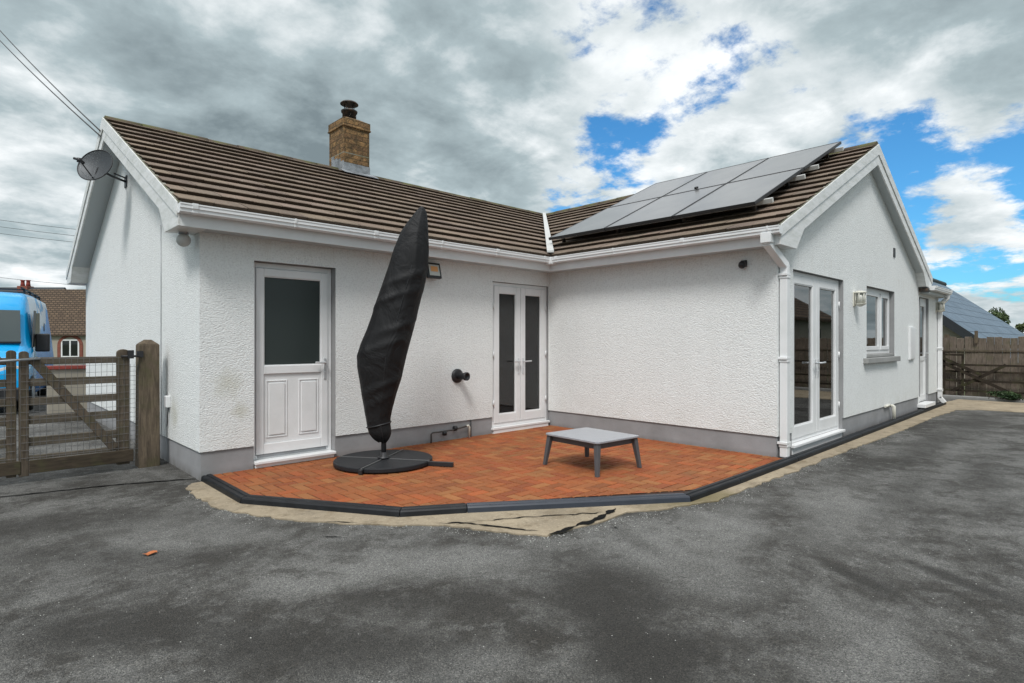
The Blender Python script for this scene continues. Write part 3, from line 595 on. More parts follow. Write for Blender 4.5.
def rooms():
    def room(x0,x1,y0,y1,z0,z1,open_):
        # five inner faces; the wall with the doors stays open
        m=MB(); m.quad((x0,y0,z1),(x1,y0,z1),(x1,y1,z1),(x0,y1,z1)); m.quad((x0,y1,z0),(x1,y1,z0),(x1,y1,z1),(x0,y1,z1)); m.quad((x0,y0,z0),(x0,y1,z0),(x0,y1,z1),(x0,y0,z1)); m.quad((x1,y0,z0),(x1,y1,z0),(x1,y1,z1),(x1,y0,z1))
        # inner leaf of the front wall round the openings
        xs=[x0]+[q for o in open_ for q in o[:2]]+[x1]
        for i in range(0,len(xs)-1,2): m.quad((xs[i],y0,z0),(xs[i+1],y0,z0),(xs[i+1],y0,z1),(xs[i],y0,z1))
        for a,b,c,d in open_:
            m.quad((a,y0,d),(b,y0,d),(b,y0,z1),(a,y0,z1))
            if c>z0: m.quad((a,y0,z0),(b,y0,z0),(b,y0,c),(a,y0,c))
        m.build('room_lining','room_wall',bung,rn=False)
        m=MB(); m.quad((x0,y0-.1,z0),(x1,y0-.1,z0),(x1,y1,z0),(x0,y1,z0)); m.build('room_floor','room_floor',bung,rn=False)
    room(3.6,7.4,Y1+.165,10.6,.085,2.42,[(X1+D2[0],X1+D2[1],.0,D2[3])])
    room(X2+.2,X2+WW-.2,Y3+.145,Y1-.1,.085,2.42,[(X2+F2[0],X2+F2[1],.0,F2[3]),(X2+WN[0],X2+WN[1],WN[2],WN[3])])
    def curtain(xa,xb,y,z0,z1):
        m=MB(); n=40; A=[];B=[]
        for i in range(n+1):
            x=xa+(xb-xa)*i/n; dy=.025*math.sin(i*1.15)+.008*math.sin(i*2.7); A.append(m.v((x,y+dy,z0))); B.append(m.v((x,y+dy*.7,z1)))
        for i in range(n): m.f([A[i],A[i+1],B[i+1],B[i]],True)
        o=m.build('curtain','curtain_cloth',bung,rn=False)
    curtain(X1+D2[1]-.26,X1+D2[1]-.02,Y1+.24,.1,2.3)
    curtain(X2+F2[0]-.1,X2+F2[0]+.28,Y3+.26,.1,2.3); curtain(X2+F2[1]-.22,X2+F2[1]+.15,Y3+.26,.1,2.3)
    curtain(X2+WN[1]-.45,X2+WN[1]+.05,Y3+.24,.95,2.3)
rooms()

def courses(m,P0,u,dh,k,total,gauge,fL,fR,seed,tilew=.31):
    """P0 3D eave edge point, u along eave, dh horizontal up-slope dir; fL/fR(d): limits along u at horizontal distance d"""
    P0=Vector(P0);u=Vector((*u,0));dh=Vector((*dh,0)); r=random.Random(seed)
    nrm=(Vector((0,0,1))-dh*k).normalized(); ck=1/math.sqrt(1+k*k)
    n=int(round(total/gauge)); g=total/n; T=.050
    for i in range(n):
        d0,d1=i*g,min((i+1)*g+.03,total)
        a0,b0,a1,b1=fL(d0),fR(d0),fL(d1),fR(d1)
        off=tilew*.5*(i%2); j0=int((min(a0,a1)-off)//tilew); j1=int((max(b0,b1)-off)//tilew)+1
        rowk=r.uniform(.9,1.07)
        for j in range(j0,j1):
            ul,ur=j*tilew+off+.002,(j+1)*tilew+off-.002
            l0,r0=max(ul,a0),min(ur,b0); l1,r1=max(ul,a1),min(ur,b1)
            if r0-l0<.01 and r1-l1<.01: continue
            if r0<l0: l0=r0=(l1 if abs(l1-a1)<.001 or True else r1); 
            if r1<l1: l1=r1=min(max(l1,l0),r0)
            q=r.uniform(.80,1.12)*rowk; m.col=(q,q*r.uniform(.97,1.02),q*r.uniform(.94,1.02)); h=T+r.uniform(-.003,.003)
            pt=lambda uu,d,hh: P0+u*uu+dh*d+Vector((0,0,k*d))+nrm*hh
            m.mi=0; e=.006
            m.poly([pt(l0,d0+e,h),pt(r0,d0+e,h),pt(r1,d1,.006),pt(l1,d1,.006)])
            m.poly([pt(l0,d0,h-e),pt(r0,d0,h-e),pt(r0,d0+e,h),pt(l0,d0+e,h)])
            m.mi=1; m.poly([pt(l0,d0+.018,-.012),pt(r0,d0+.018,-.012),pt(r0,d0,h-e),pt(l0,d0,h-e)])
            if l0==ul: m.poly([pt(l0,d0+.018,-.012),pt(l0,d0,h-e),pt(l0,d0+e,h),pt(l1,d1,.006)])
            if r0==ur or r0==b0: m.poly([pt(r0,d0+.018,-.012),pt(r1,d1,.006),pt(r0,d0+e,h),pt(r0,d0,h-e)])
            m.mi=0
def roofs():
    m=MB()
    ye=Y1-OE; xe=X2-OE; half=DM/2+OE; halfw=WW/2+OE
    # main front slope: u=+X from verge, d=+Y
    x0=X1-OG; val=lambda d: (xe+ (KM/KW)*d)-x0
    dmax=(ZRW-ZE)/KM
    fr=lambda d: val(d) if d<dmax else 18.5-x0
    courses(m,(x0,ye,ZE),(1,0),(0,1),KM,half,.297,lambda d:0,lambda d: min(val(d),val(dmax)) if d<=dmax-.05 else 9.4,1)
    # main back slope (plain courses)
    courses(m,(x0,Y1+DM+OE,ZE),(1,0),(0,-1),KM,half,.297,lambda d:0,lambda d:12.6,2)
    # wing left slope: u=+Y from gable verge, d=+X
    y0=Y3-OG2
    courses(m,(xe,y0,ZE),(0,1),(1,0),KW,halfw,.297,lambda d:0,lambda d:(ye+(KW/KM)*d)-y0,3)
    # wing right slope
    courses(m,(X2+WW+OE,y0,ZE),(0,1),(-1,0),KW,halfw,.297,lambda d:0,lambda d:7.3,4)
    # underlay solid just below
    m.mi=1; m.col=(1,1,1); zz=-.03
    yr=Y1+DM/2; xr=X2+WW/2
    vv=Vector((xe+(KM/KW)*dmax,ye+dmax,ZRW))
    m.poly([(x0+.02,ye+.05,ZE+zz),(xe,ye+.05,ZE+zz),(vv.x,vv.y,ZRW+zz),(vv.x+3,yr,ZRM+zz),(x0+.02,yr,ZRM+zz)])
    m.poly([(xe+.05,y0+.02,ZE+zz),(xr,y0+.02,ZRW+zz),(xr,vv.y,ZRW+zz),(xe+.05,ye,ZE+zz)])
    m.poly([(X2+WW+OE-.05,y0+.02,ZE+zz),(X2+WW+OE-.05,12,ZE+zz),(xr,12,ZRW+zz),(xr,y0+.02,ZRW+zz)])
    m.poly([(x0+.02,Y1+DM+OE-.05,ZE+zz),(13,Y1+DM+OE-.05,ZE+zz),(13,yr,ZRM+zz),(x0+.02,yr,ZRM+zz)])
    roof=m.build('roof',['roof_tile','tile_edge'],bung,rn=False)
    # ridge tiles
    m=MB(); r=random.Random(5)
    def ridge(a,b,n,rad=.092):
        a,b=Vector(a),Vector(b); d=(b-a); L_=d.length; d.normalize(); s_=Vector((-d.y,d.x,0))
        for i in range(n):
            p=a+d*(L_*i/n+.004); q=a+d*(L_*(i+1)/n-.004); dz=r.uniform(-.004,.004); rr=rad+r.uniform(-.003,.003)
            A=[];B=[];k=8
            for j in range(k+1):
                an=math.pi*(-.08+1.16*j/k); A.append(m.v(p+s_*math.cos(an)*rr+Vector((0,0,math.sin(an)*rr*.78-.03+dz)))); B.append(m.v(q+s_*math.cos(an)*rr+Vector((0,0,math.sin(an)*rr*.78-.03+dz))))
            for j in range(k): m.f([A[j],A[j+1],B[j+1],B[j]],True)
            m.f(A); m.f(B[::-1])
    ridge((x0+.01,yr,ZRM-.01),(13.0,yr,ZRM-.01),26); ridge((xr,y0+.01,ZRW+.01),(xr,vv.y+.05,ZRW+.01),16)
    m.build('ridge_tile_line','ridge_tile',roof)
    # valley lining
    m=MB(); a=Vector((xe-.05,ye-.05,ZE+.07)); b=Vector((vv.x,vv.y,ZRW+.06)); d=(b-a).normalized(); s_=Vector((d.y,-d.x,0)).normalized()*.052
    m.hexa([a-s_,a+s_,b+s_*.7,b-s_*.7,a-s_+Vector((0,0,.03)),a+s_+Vector((0,0,.03)),b+s_*.7+Vector((0,0,.03)),b-s_*.7+Vector((0,0,.03))])
    m.build('valley_lining','valley_metal',roof)
    # eave tile filler / under-verge mortar
    m=MB(); 
    for (xx0,xx1) in ((x0-.002,x0+.03),):
        for sgn in(1,-1):
            yA=ye if sgn==1 else Y1+DM+OE
            m.prism([Vector((xx0,yA,ZE-.03)),Vector((xx0,yr,ZRM-.03)),Vector((xx0,yr,ZRM+.012)),Vector((xx0,yA,ZE+.02))],(xx1-xx0,0,0))
    for sgn in(1,-1):
        xA=xe if sgn==1 else X2+WW+OE
        m.prism([Vector((xA,y0-.002,ZE-.03)),Vector((xr,y0-.002,ZRW-.03)),Vector((xr,y0-.002,ZRW+.012)),Vector((xA,y0-.002,ZE+.02))],(0,.03,0))
    m.build_split('verge_mortar','mortar',roof)
    # ------- bargeboards, box ends, soffits, fascias
    m=MB()
    def barge(axis,c0,thick,e0,e1,ap,k,zap,wall0,wall1,flip):
        # axis 'x': board lies in plane x=c0 ; coordinate runs along y
        def P(s,z,t=0): return Vector((c0+t,s,z)) if axis=='x' else Vector((s,c0+t,z))
        dep=.25; 
        for e,w,sg in((e0,wall0,1),(e1,wall1,-1)):
            m=MB()
            zl=ZE-.002
            kink=w+sg*.42; zk=ZE+k*abs(kink-e)-.035-dep
            tip=w+sg*.19
            pts=[P(e,zl),P(ap,zap-.002),P(ap,zap-.035-dep-.03),P(kink,zk),P(tip,ZS-.012),P(e-sg*.0,ZS-.012)]
            v=(thick,0,0) if axis=='x' else (0,thick,0)
            m.prism(pts,v)
            # cover strip along the top (proud)
            pr=-.014 if thick>0 else .014
            pts=[P(e-sg*.004,zl+.008,pr),P(ap,zap+.006,pr),P(ap,zap-.035-.125,pr),P(e-sg*.004,zl-.125,pr)]
            m.prism(pts,(-pr-.001,0,0) if axis=='x' else (0,-pr-.001,0))
            # return of the box end back to the wall
            bx=[P(e+sg*.001,zl),P(e+sg*.001,ZS-.01),P(tip,ZS-.01),P(kink,zk+.0)]
            back=(X1-c0-thick-.017) if axis=='x' else (Y3-c0-thick-.017)
            t0=thick
            for a,b in((1,2),(2,3)):
                p,q=bx[a],bx[b]; dv=Vector((back,0,0)) if axis=='x' else Vector((0,back,0)); tv=Vector((t0,0,0)) if axis=='x' else Vector((0,t0,0))
                m.poly([p+tv,q+tv,q+tv+dv,p+tv+dv])
            m.build('bargeboard','weathered_pvc',bung,bevel=.003)
    barge('x',X1-OG,.02,Y1-OE,Y1+DM+OE,Y1+DM/2,KM,ZRM,Y1,Y1+DM,0)
    barge('y',Y3-OG2,.02,X2-OE,X2+WW+OE,X2+WW/2,KW,ZRW,X2,X2+WW,0)
    m=MB()
    for e,sg in((Y1-OE,1),(Y1+DM+OE,-1)):
        w=e+sg*(OE+.40); ap=Y1+DM/2
        for (xa,xb) in((X1-OG+.021,X1-.017),):
            z=lambda y: ZE+KM*abs(y-e)-.284
            m.poly([(xa,w,z(w)),(xb,w,z(w)),(xb,ap,z(ap)),(xa,ap,z(ap))])
    for e,sg in((X2-OE,1),(X2+WW+OE,-1)):
        w=e+sg*(OE+.42); ap=X2+WW/2; z=lambda x: ZE+KW*abs(x-e)-.284
        m.poly([(w,Y3-OG2+.021,z(w)),(w,Y3-.017,z(w)),(ap,Y3-.017,z(ap)),(ap,Y3-OG2+.021,z(ap))])
    # eave soffits
    m.quad((X1-OG+.02,Y1-OE+.02,ZS),(xe+.02,Y1-OE+.02,ZS),(xe+.02,Y1,ZS),(X1-OG+.02,Y1,ZS))
    m.quad((xe+.02,Y3-OG2+.02,ZS),(X2,Y3-OG2+.02,ZS),(X2,Y1,ZS),(xe+.02,Y1,ZS))
    m.quad((X1-OG+.02,Y1+DM,ZS),(12,Y1+DM,ZS),(12,Y1+DM+OE,ZS),(X1-OG+.02,Y1+DM+OE,ZS))
    m.build_split('soffit','soffit_grey',bung)
    m=MB()
    m.box((X1-OG+.021,ye+.0,ZS-.012),(xe+.0,ye+.02,ZE-.012)); m.box((xe+.0,Y3-OG2+.021,ZS-.012),(xe+.02,ye+.02,ZE-.012)); m.box((X1-OG+.021,Y1+DM+OE-.02,ZS-.012),(12,Y1+DM+OE,ZE-.012))
    m.box((X2+WW+OE-.02,Y3-OG2+.021,ZS-.012),(X2+WW+OE,8,ZE-.012))
    m.build_split('fascia','white_pvc',bung,bevel=.003)
    # gutters: square-ish stepped profile
    def gutter(name,a,b,outd,ends=True):
        a,b=Vector(a),Vector(b); o=Vector(outd); m=MB()
        pf=[(0,.0),(.0,-.055),(.012,-.075),(.030,-.085),(.078,-.085),(.094,-.073),(.096,-.045),(.106,-.040),(.106,-.012),(.112,-.008),(.112,.004),(.100,.004),(.100,-.004),(.094,-.035),(.086,-.066),(.03,-.074),(.012,-.06),(.006,.0)]
        A=[m.v(a+o*x+Vector((0,0,z))) for x,z in pf]; B=[m.v(b+o*x+Vector((0,0,z))) for x,z in pf]
        n=len(pf)
        for i in range(n): m.f([A[i],A[(i+1)%n],B[(i+1)%n],B[i]])
        # stop ends
        d=(b-a).normalized()
        for p,s_ in((a,-1),(b,1)):
            pts=[p+o*x+Vector((0,0,z)) for x,z in pf[:11]]
            m.prism(pts,d*.006*s_)
        g=m.build(name,'white_pvc',bung,bevel=0)
        m=MB(); L_=(b-a).length; k=int(L_/.95)
        for i in range(k+1):
            c=a+d*(.12+ (L_-.24)*i/max(1,k)); w=.022 if i%2 else .05
            op=[(.0,-.06),(.028,-.090),(.08,-.090),(.099,-.076),(.101,-.048),(.112,-.042),(.1165,-.010),(.117,.008),(.100,.008),(.0,.006)]
            m.prism([c-d*w/2+o*x+Vector((0,0,z)) for x,z in op],d*w)
        m.build_split('gutter_clip','white_pvc',g,bevel=.002)
    gz=ZE-.020
    gutter('gutter',(X1-OG+.0,ye-.002,gz),(xe-.118,ye-.002,gz),(0,-1,0))
    gutter('gutter',(xe-.002,ye-.09,gz),(xe-.002,Y3-OG2-.02,gz),(-1,0,0))
    m=MB(); m.box((xe-.135,ye-.135,gz-.1),(xe-.001,ye-.001,gz+.004)); m.build('gutter_corner','white_pvc',bung,bevel=.004)
    # flat extension roof
    m=MB(); a,b=X2+WW+.02,15.66
    m.hexa([Vector(p) for p in((a,2.56,2.30),(b,2.56,2.30),(b,7,2.30),(a,7,2.30),(a,2.56,2.435),(b,2.56,2.435),(b,7,2.62),(a,7,2.62))])
    m.build('flat_roof','soffit_grey',bung,bevel=.004)
    gutter('gutter',(X2+WW+.03,2.56,2.445),(15.64,2.56,2.445),(0,-1,0))
    m=MB(); m.box((X2+WW-.15,2.55,2.33),(X2+WW+.02,2.69,2.40)); m.build('eave_end_block','rusty_black',bung)
roofs()

# --- chimney
def chimney():
    ch=thing('chimney',None,None,(X1,Y1,ZG)); ch.parent=bung; ch.location=(0,0,0); OFF['chimney']=OFF[bung.name]
    x0,x1,y0,y1=4.985,5.505,9.585,10.15
    bpy.data.objects.remove(ch)
    m=MB(); m.box((x0,y0,4.2),(x1,y1,5.235)); m.mi=1
    m.box((x0-.002,y0-.002,4.74),(x1+.002,y1+.002,4.762)); m.mi=0
    st=m.build('chimney',['stone_brick','mortar'],bung,bevel=.008)
    m=MB(); m.box((x0-.014,y0-.014,5.235),(x1+.014,y1+.014,5.385)); m.box((x0-.024,y0-.024,5.225),(x1+.024,y1+.024,5.255)); m.hexa([Vector(p) for p in((x0,y0,5.385),(x1,y0,5.385),(x1,y1,5.385),(x0,y1,5.385),(x0+.14,y0+.14,5.46),(x1-.14,y0+.14,5.46),(x1-.14,y1-.14,5.46),(x0+.14,y1-.14,5.46))])
    m.build('cap','stone_brick',st,bevel=.012)
    m=MB(); zf=lambda y: ZE+KM*(y-(Y1-OE))+.05
    # apron and stepped flashing
    m.prism([Vector((x0-.06,y0-.16,zf(y0-.16)+.01)),Vector((x1+.10,y0-.16,zf(y0-.16)+.01)),Vector((x1+.10,y0-.0,zf(y0)+.015)),Vector((x0-.06,y0-.0,zf(y0)+.015))],(0,0,.012))
    m.box((x0-.006,y0-.008,4.25),(x1+.006,y0+.0,zf(y0)+.16))
    r=random.Random(2); n=4
    for i in range(n):
        ya=y0-.006+i*.13*.9; zz=zf(ya)
        m.box((x0-.008,ya,zz-.2),(x0,ya+.117,zz+.17+r.uniform(-.01,.02))); m.box((x1,ya,zz-.2),(x1+.008,ya+.117,zz+.14))
    m.build('lead_flashing','lead',st,bevel=.003)
    cx,cy=(x0+x1)/2-.0,(y0+y1)/2
    m=MB(); m.lathe([(.0,5.45),(.125,5.45),(.125,5.60),(.145,5.60),(.15,5.63),(.13,5.64),(.0,5.64)],(cx,cy,0),n=24)
    for k in range(4):
        a=k*math.pi/2+.5; p=Vector((cx+math.cos(a)*.10,cy+math.sin(a)*.10,5.6)); m.tube([p,p+Vector((0,0,.18))],.009,6)
    m.lathe([(.0,5.83),(.14,5.79),(.165,5.765),(.165,5.755),(.10,5.77),(0,5.775)],(cx,cy,0),n=28)
    m.build('flue_cowl','rusty_black',st)
chimney()

# --- joinery helpers (local: wall frame org + u*a, z, inward d)
def frame_box(m,org,u,inn,a0,a1,z0,z1,d0,d1):
    org=Vector((*org,0));u3=Vector((*u,0));i3=Vector((*inn,0))
    P=lambda a,z,d: org+u3*a+i3*d+Vector((0,0,z))
    m.hexa([P(a0,z0,d0),P(a1,z0,d0),P(a1,z0,d1),P(a0,z0,d1),P(a0,z1,d0),P(a1,z1,d0),P(a1,z1,d1),P(a0,z1,d1)])
def rect_frame(m,F,a0,a1,z0,z1,w,d0,d1,wb=None,wt=None):
    wb=wb or w; wt=wt or w
    m_=lambda *q: frame_box(m,*F,*q)
    m_(a0,a0+w,z0,z1,d0,d1); m_(a1-w,a1,z0,z1,d0,d1); m_(a0+w,a1-w,z0,z0+wb,d0,d1); m_(a0+w,a1-w,z1-wt,z1,d0,d1)
def handle(parent,F,a,z,d,side,name='handle'):
    m=MB(); org=Vector((*F[0],0)); u=Vector((*F[1],0)); i=Vector((*F[2],0)); P=lambda a_,z_,d_: org+u*a_+i*d_+Vector((0,0,z_))
    frame_box(m,*F,a-.014,a+.014,z-.19,z+.05,d-.010,d)
    m.tube([P(a,z,d-.008),P(a,z,d-.045),P(a+side*.02,z,d-.055),P(a+side*.135,z+.004,d-.052)],.0115,8)
    m.lathe([(0,-.016),(.009,-.016),(.009,0)],P(a,z-.11,d-.002),axis=-i*-1,n=10)
    m.build(name,'brushed_steel',parent,bevel=.002)
def joinery():
    Fm=((X1,Y1),(1,0),(0,1)); Fw=((X2,Y3),(1,0),(0,1))
    # ---- half glazed door
    a0,a1=D1[0]+.004,D1[1]-.004; z0,z1=.075,2.195
    m=MB(); rect_frame(m,Fm,a0,a1,z0,z1,.045,.085,.145,wt=.055); 
    door=m.build('door','white_pvc',bung,bevel=.004); door['label']='white half-glazed door with dark frosted pane and two raised panels'
    b0,b1=a0+.047,a1-.047; c0,c1=z0+.05,z1-.058; W_=.083
    m=MB(); f=lambda *q: frame_box(m,*Fm,*q)
    f(b0,b0+W_,c0,c1,.072,.13); f(b1-W_,b1,c0,c1,.072,.13); f(b0+W_,b1-W_,c1-.085,c1,.072,.13); f(b0+W_,b1-W_,c0,c0+.11,.072,.13); f(b0+W_,b1-W_,.99,1.08,.072,.13)
    f(b0+W_,b1-W_,c0+.11,.99,.092,.125)
    m.build('door_leaf','white_pvc',door,bevel=.006)
    mid=(b0+b1)/2
    for s0,s1 in((b0+.11,mid-.065),(mid+.065,b1-.11)):
        m=MB(); f=lambda *q: frame_box(m,*Fm,*q)
        rect_frame(m,Fm,s0,s1,c0+.17,.92,.014,.084,.093); f(s0+.03,s1-.03,c0+.20,.89,.079,.0925)
        m.build('raised_panel','white_pvc',door,bevel=.005)
    m=MB(); f=lambda *q: frame_box(m,*Fm,*q); f(b0+W_,b1-W_,1.08,c1-.085,.098,.108); m.build('glass','frosted_pane',door)
    m=MB(); rect_frame(m,Fm,b0+W_-.002,b1-W_+.002,1.078,c1-.083,.011,.080,.097); m.build('glazing_bead','white_pvc',door,bevel=.003)
    m=MB(); f=lambda *q: frame_box(m,*Fm,*q); f(a0+.01,a1-.01,.0,.04,-.015,.14); f(a0-.0,a1,.041,.074,-.045,.14); m.build('threshold','white_pvc',door,bevel=.006)
    m=MB(); frame_box(m,*Fm,b0+.02,b1-.02,c0-.035,c0-.004,.075,.12); m.build('weather_bar','galvanised',door)
    handle(door,Fm,b1-.04,1.10,.072,-1)
    # ---- generic french doors
    def french(F,H,lab,hz,depth,lowz,leafw=.095,bot=.15):
        a0,a1=H[0]+.003,H[1]-.003; z1=H[3]-.004
        m=MB(); rect_frame(m,F,a0,a1,lowz,z1,.05,depth,depth+.06)
        door=m.build('french_door','white_pvc',bung,bevel=.004); door['label']=lab
        mid=(a0+a1)/2; g=.004
        for i,(l,r) in enumerate(((a0+.052,mid-g),(mid+g,a1-.052))):
            m=MB(); f=lambda *q: frame_box(m,*F,*q); c0,c1=lowz+.052,z1-.052; d0=depth-.012
            rect_frame(m,F,l,r,c0,c1,leafw,d0,d0+.06,wb=bot,wt=.10); m.build('door_leaf','white_pvc',door,bevel=.006)
            m=MB(); frame_box(m,*F,l+leafw,r-leafw,c0+bot,c1-.10,d0+.028,d0+.036); m.build('glass','pane',door)
            m=MB(); rect_frame(m,F,l+leafw-.002,r-leafw+.002,c0+bot-.002,c1-.098,.013,d0+.006,d0+.03); m.build('glazing_bead','cable_shade_black' if False else 'white_pvc',door,bevel=.003)
            hs=r-.045 if i==0 else l+.045
            handle(door,F,hs,hz,d0,-1 if i==0 else 1)
            for hzz in (lowz+.35,(lowz+z1)/2,z1-.35):
                m=MB(); px=a0+.035 if i==0 else a1-.035; org=Vector((*F[0],0))+Vector((*F[1],0))*px+Vector((*F[2],0))*(depth-.014)
                m.tube([org+Vector((0,0,hzz-.045)),org+Vector((0,0,hzz+.045))],.011,8); m.build('hinge','white_pvc',door)
        m=MB(); frame_box(m,*F,a0+.01,a1-.01,.0-.04,lowz-.034,depth-.05,depth+.06); frame_box(m,*F,a0-.015,a1+.02,lowz-.035,lowz-.002,-.04,depth+.06)
        m.build('threshold','white_pvc',door,bevel=.005)
    french(Fm,D2,'white french doors with tall narrow dark panes at the inner corner of the patio',1.04,.02,.085,.092,.13)
    french(Fw,F2,'wide white french doors in the gable wall beside the downpipe',1.06,.045,.085,.12,.15)
    # ---- window
    a0,a1,z0,z1=WN[0]+.003,WN[1]-.003,WN[2]+.055,WN[3]-.003
    m=MB(); rect_frame(m,Fw,a0,a1,z0,z1,.06,.06,.12); frame_box(m,*Fw,a0+.98,a0+1.04,z0+.06,z1-.06,.06,.12)
    win=m.build('window','white_pvc',bung,bevel=.004)
    for l,r in((a0+.062,a0+.978),(a0+1.042,a1-.062)):
        m=MB(); rect_frame(m,Fw,l,r,z0+.062,z1-.062,.065,.045,.105); m.build('sash','white_pvc',win,bevel=.005)
        m=MB(); frame_box(m,*Fw,l+.065,r-.065,z0+.127,z1-.127,.07,.078); m.build('glass','pane',win)
    m=MB(); frame_box(m,*Fw,WN[0]-.17,WN[1]+.12,WN[2]-.085,WN[2]+.0,-.085,.10); frame_box(m,*Fw,WN[0],WN[1],WN[2],WN[2]+.052,-.0,.11)
    m.build('sill','sill_concrete',win,bevel=.008)
    # ---- back door
    a0,a1=BD[0]+.003,BD[1]-.003; z0,z1=.12,BD[3]-.003
    m=MB(); rect_frame(m,Fw,a0,a1,z0,z1,.07,.03,.09); dr=m.build('door','white_pvc',bung,bevel=.004); dr['label']='narrow white back door with a tall upper pane beyond the window'
    m=MB(); rect_frame(m,Fw,a0+.072,a1-.072,z0+.03,z1-.072,.10,.02,.075); frame_box(m,*Fw,a0+.17,a1-.17,z0+.13,.95,.035,.07); frame_box(m,*Fw,a0+.17,a1-.17,.95,1.04,.02,.075); m.build('door_leaf','white_pvc',dr,bevel=.005)
    m=MB(); frame_box(m,*Fw,a0+.172,a1-.172,1.04,z1-.172,.04,.05); m.build('glass','solid_pane',dr)
    m=MB(); frame_box(m,*Fw,a0-.06,a1-.02,.03,.10,-.14,.09); m.build('threshold','white_pvc',dr,bevel=.006)
    handle(dr,Fw,a1-.12,1.10,.02,-1)
joinery()

# --- downpipes
def downpipe(pts,lab,w=.045,seg=None,clips=(),wall='y'):
    m=MB()
    for a,b in zip(pts[:-1],pts[1:]):
        a,b=Vector(a),Vector(b); d=(b-a).normalized(); up=Vector((0,1,0)) if abs(d.y)<.9 else Vector((1,0,0)); s1=d.cross(up).normalized()*w; s2=d.cross(s1).normalized()*w
        a=a-d*w*.35; b=b+d*w*.35
        m.hexa([a-s1-s2,a+s1-s2,a+s1+s2,a-s1+s2,b-s1-s2,b+s1-s2,b+s1+s2,b-s1+s2])
    o=m.build('downpipe','white_pvc',bung,bevel=.008,seg=2); o['label']=lab
    m=MB()
    for x,y,z in clips:
        m=MB(); m.box((x-w-.022,y-w-.006,z-.014),(x+w+.022,y+w+.02,z+.014)); m.box((x-w-.008,y-w-.008,z-.045),(x+w+.008,y+w+.006,z-.018)); m.build('pipe_clip','white_pvc',o,bevel=.003)
xg=X2-OE-.055
downpipe([(xg,Y3-.04,2.52),(xg,Y3-.04,2.44),(6.912,Y3-.068,2.22),(6.912,Y3-.068,.02)],'white square downpipe with a sloping offset at the corner by the wide french doors',.043,clips=((6.912,Y3-.068,2.12),(6.912,Y3-.068,1.15),(6.912,Y3-.068,.17)))
m=MB(); m.box((xg-.058,Y3-.095,2.44),(xg+.058,Y3+.02,2.555)); m.build('gutter_outlet','white_pvc',bung,bevel=.006)
downpipe([(15.50,2.51,2.40),(15.50,2.53,2.28),(15.50,Y3-.065,2.14),(15.50,Y3-.065,.12),(15.50,Y3-.14,.02)],'white downpipe at the far end of the wall by the fence',.04,clips=((15.50,Y3-.065,1.2),(15.50,Y3-.065,.3)))
m=MB(); m.tube([(11.62,Y3-.0,.235),(11.62,Y3-.075,.235),(11.62,Y3-.085,.225),(11.62,Y3-.085,.0)],.026,10); m.build('waste_pipe','cream_plastic',bung)
m=MB(); m.tube([(11.30,Y3-.03,.245),(11.62,Y3-.03,.25)],.02,8); m.build('waste_pipe','cream_plastic',bung)

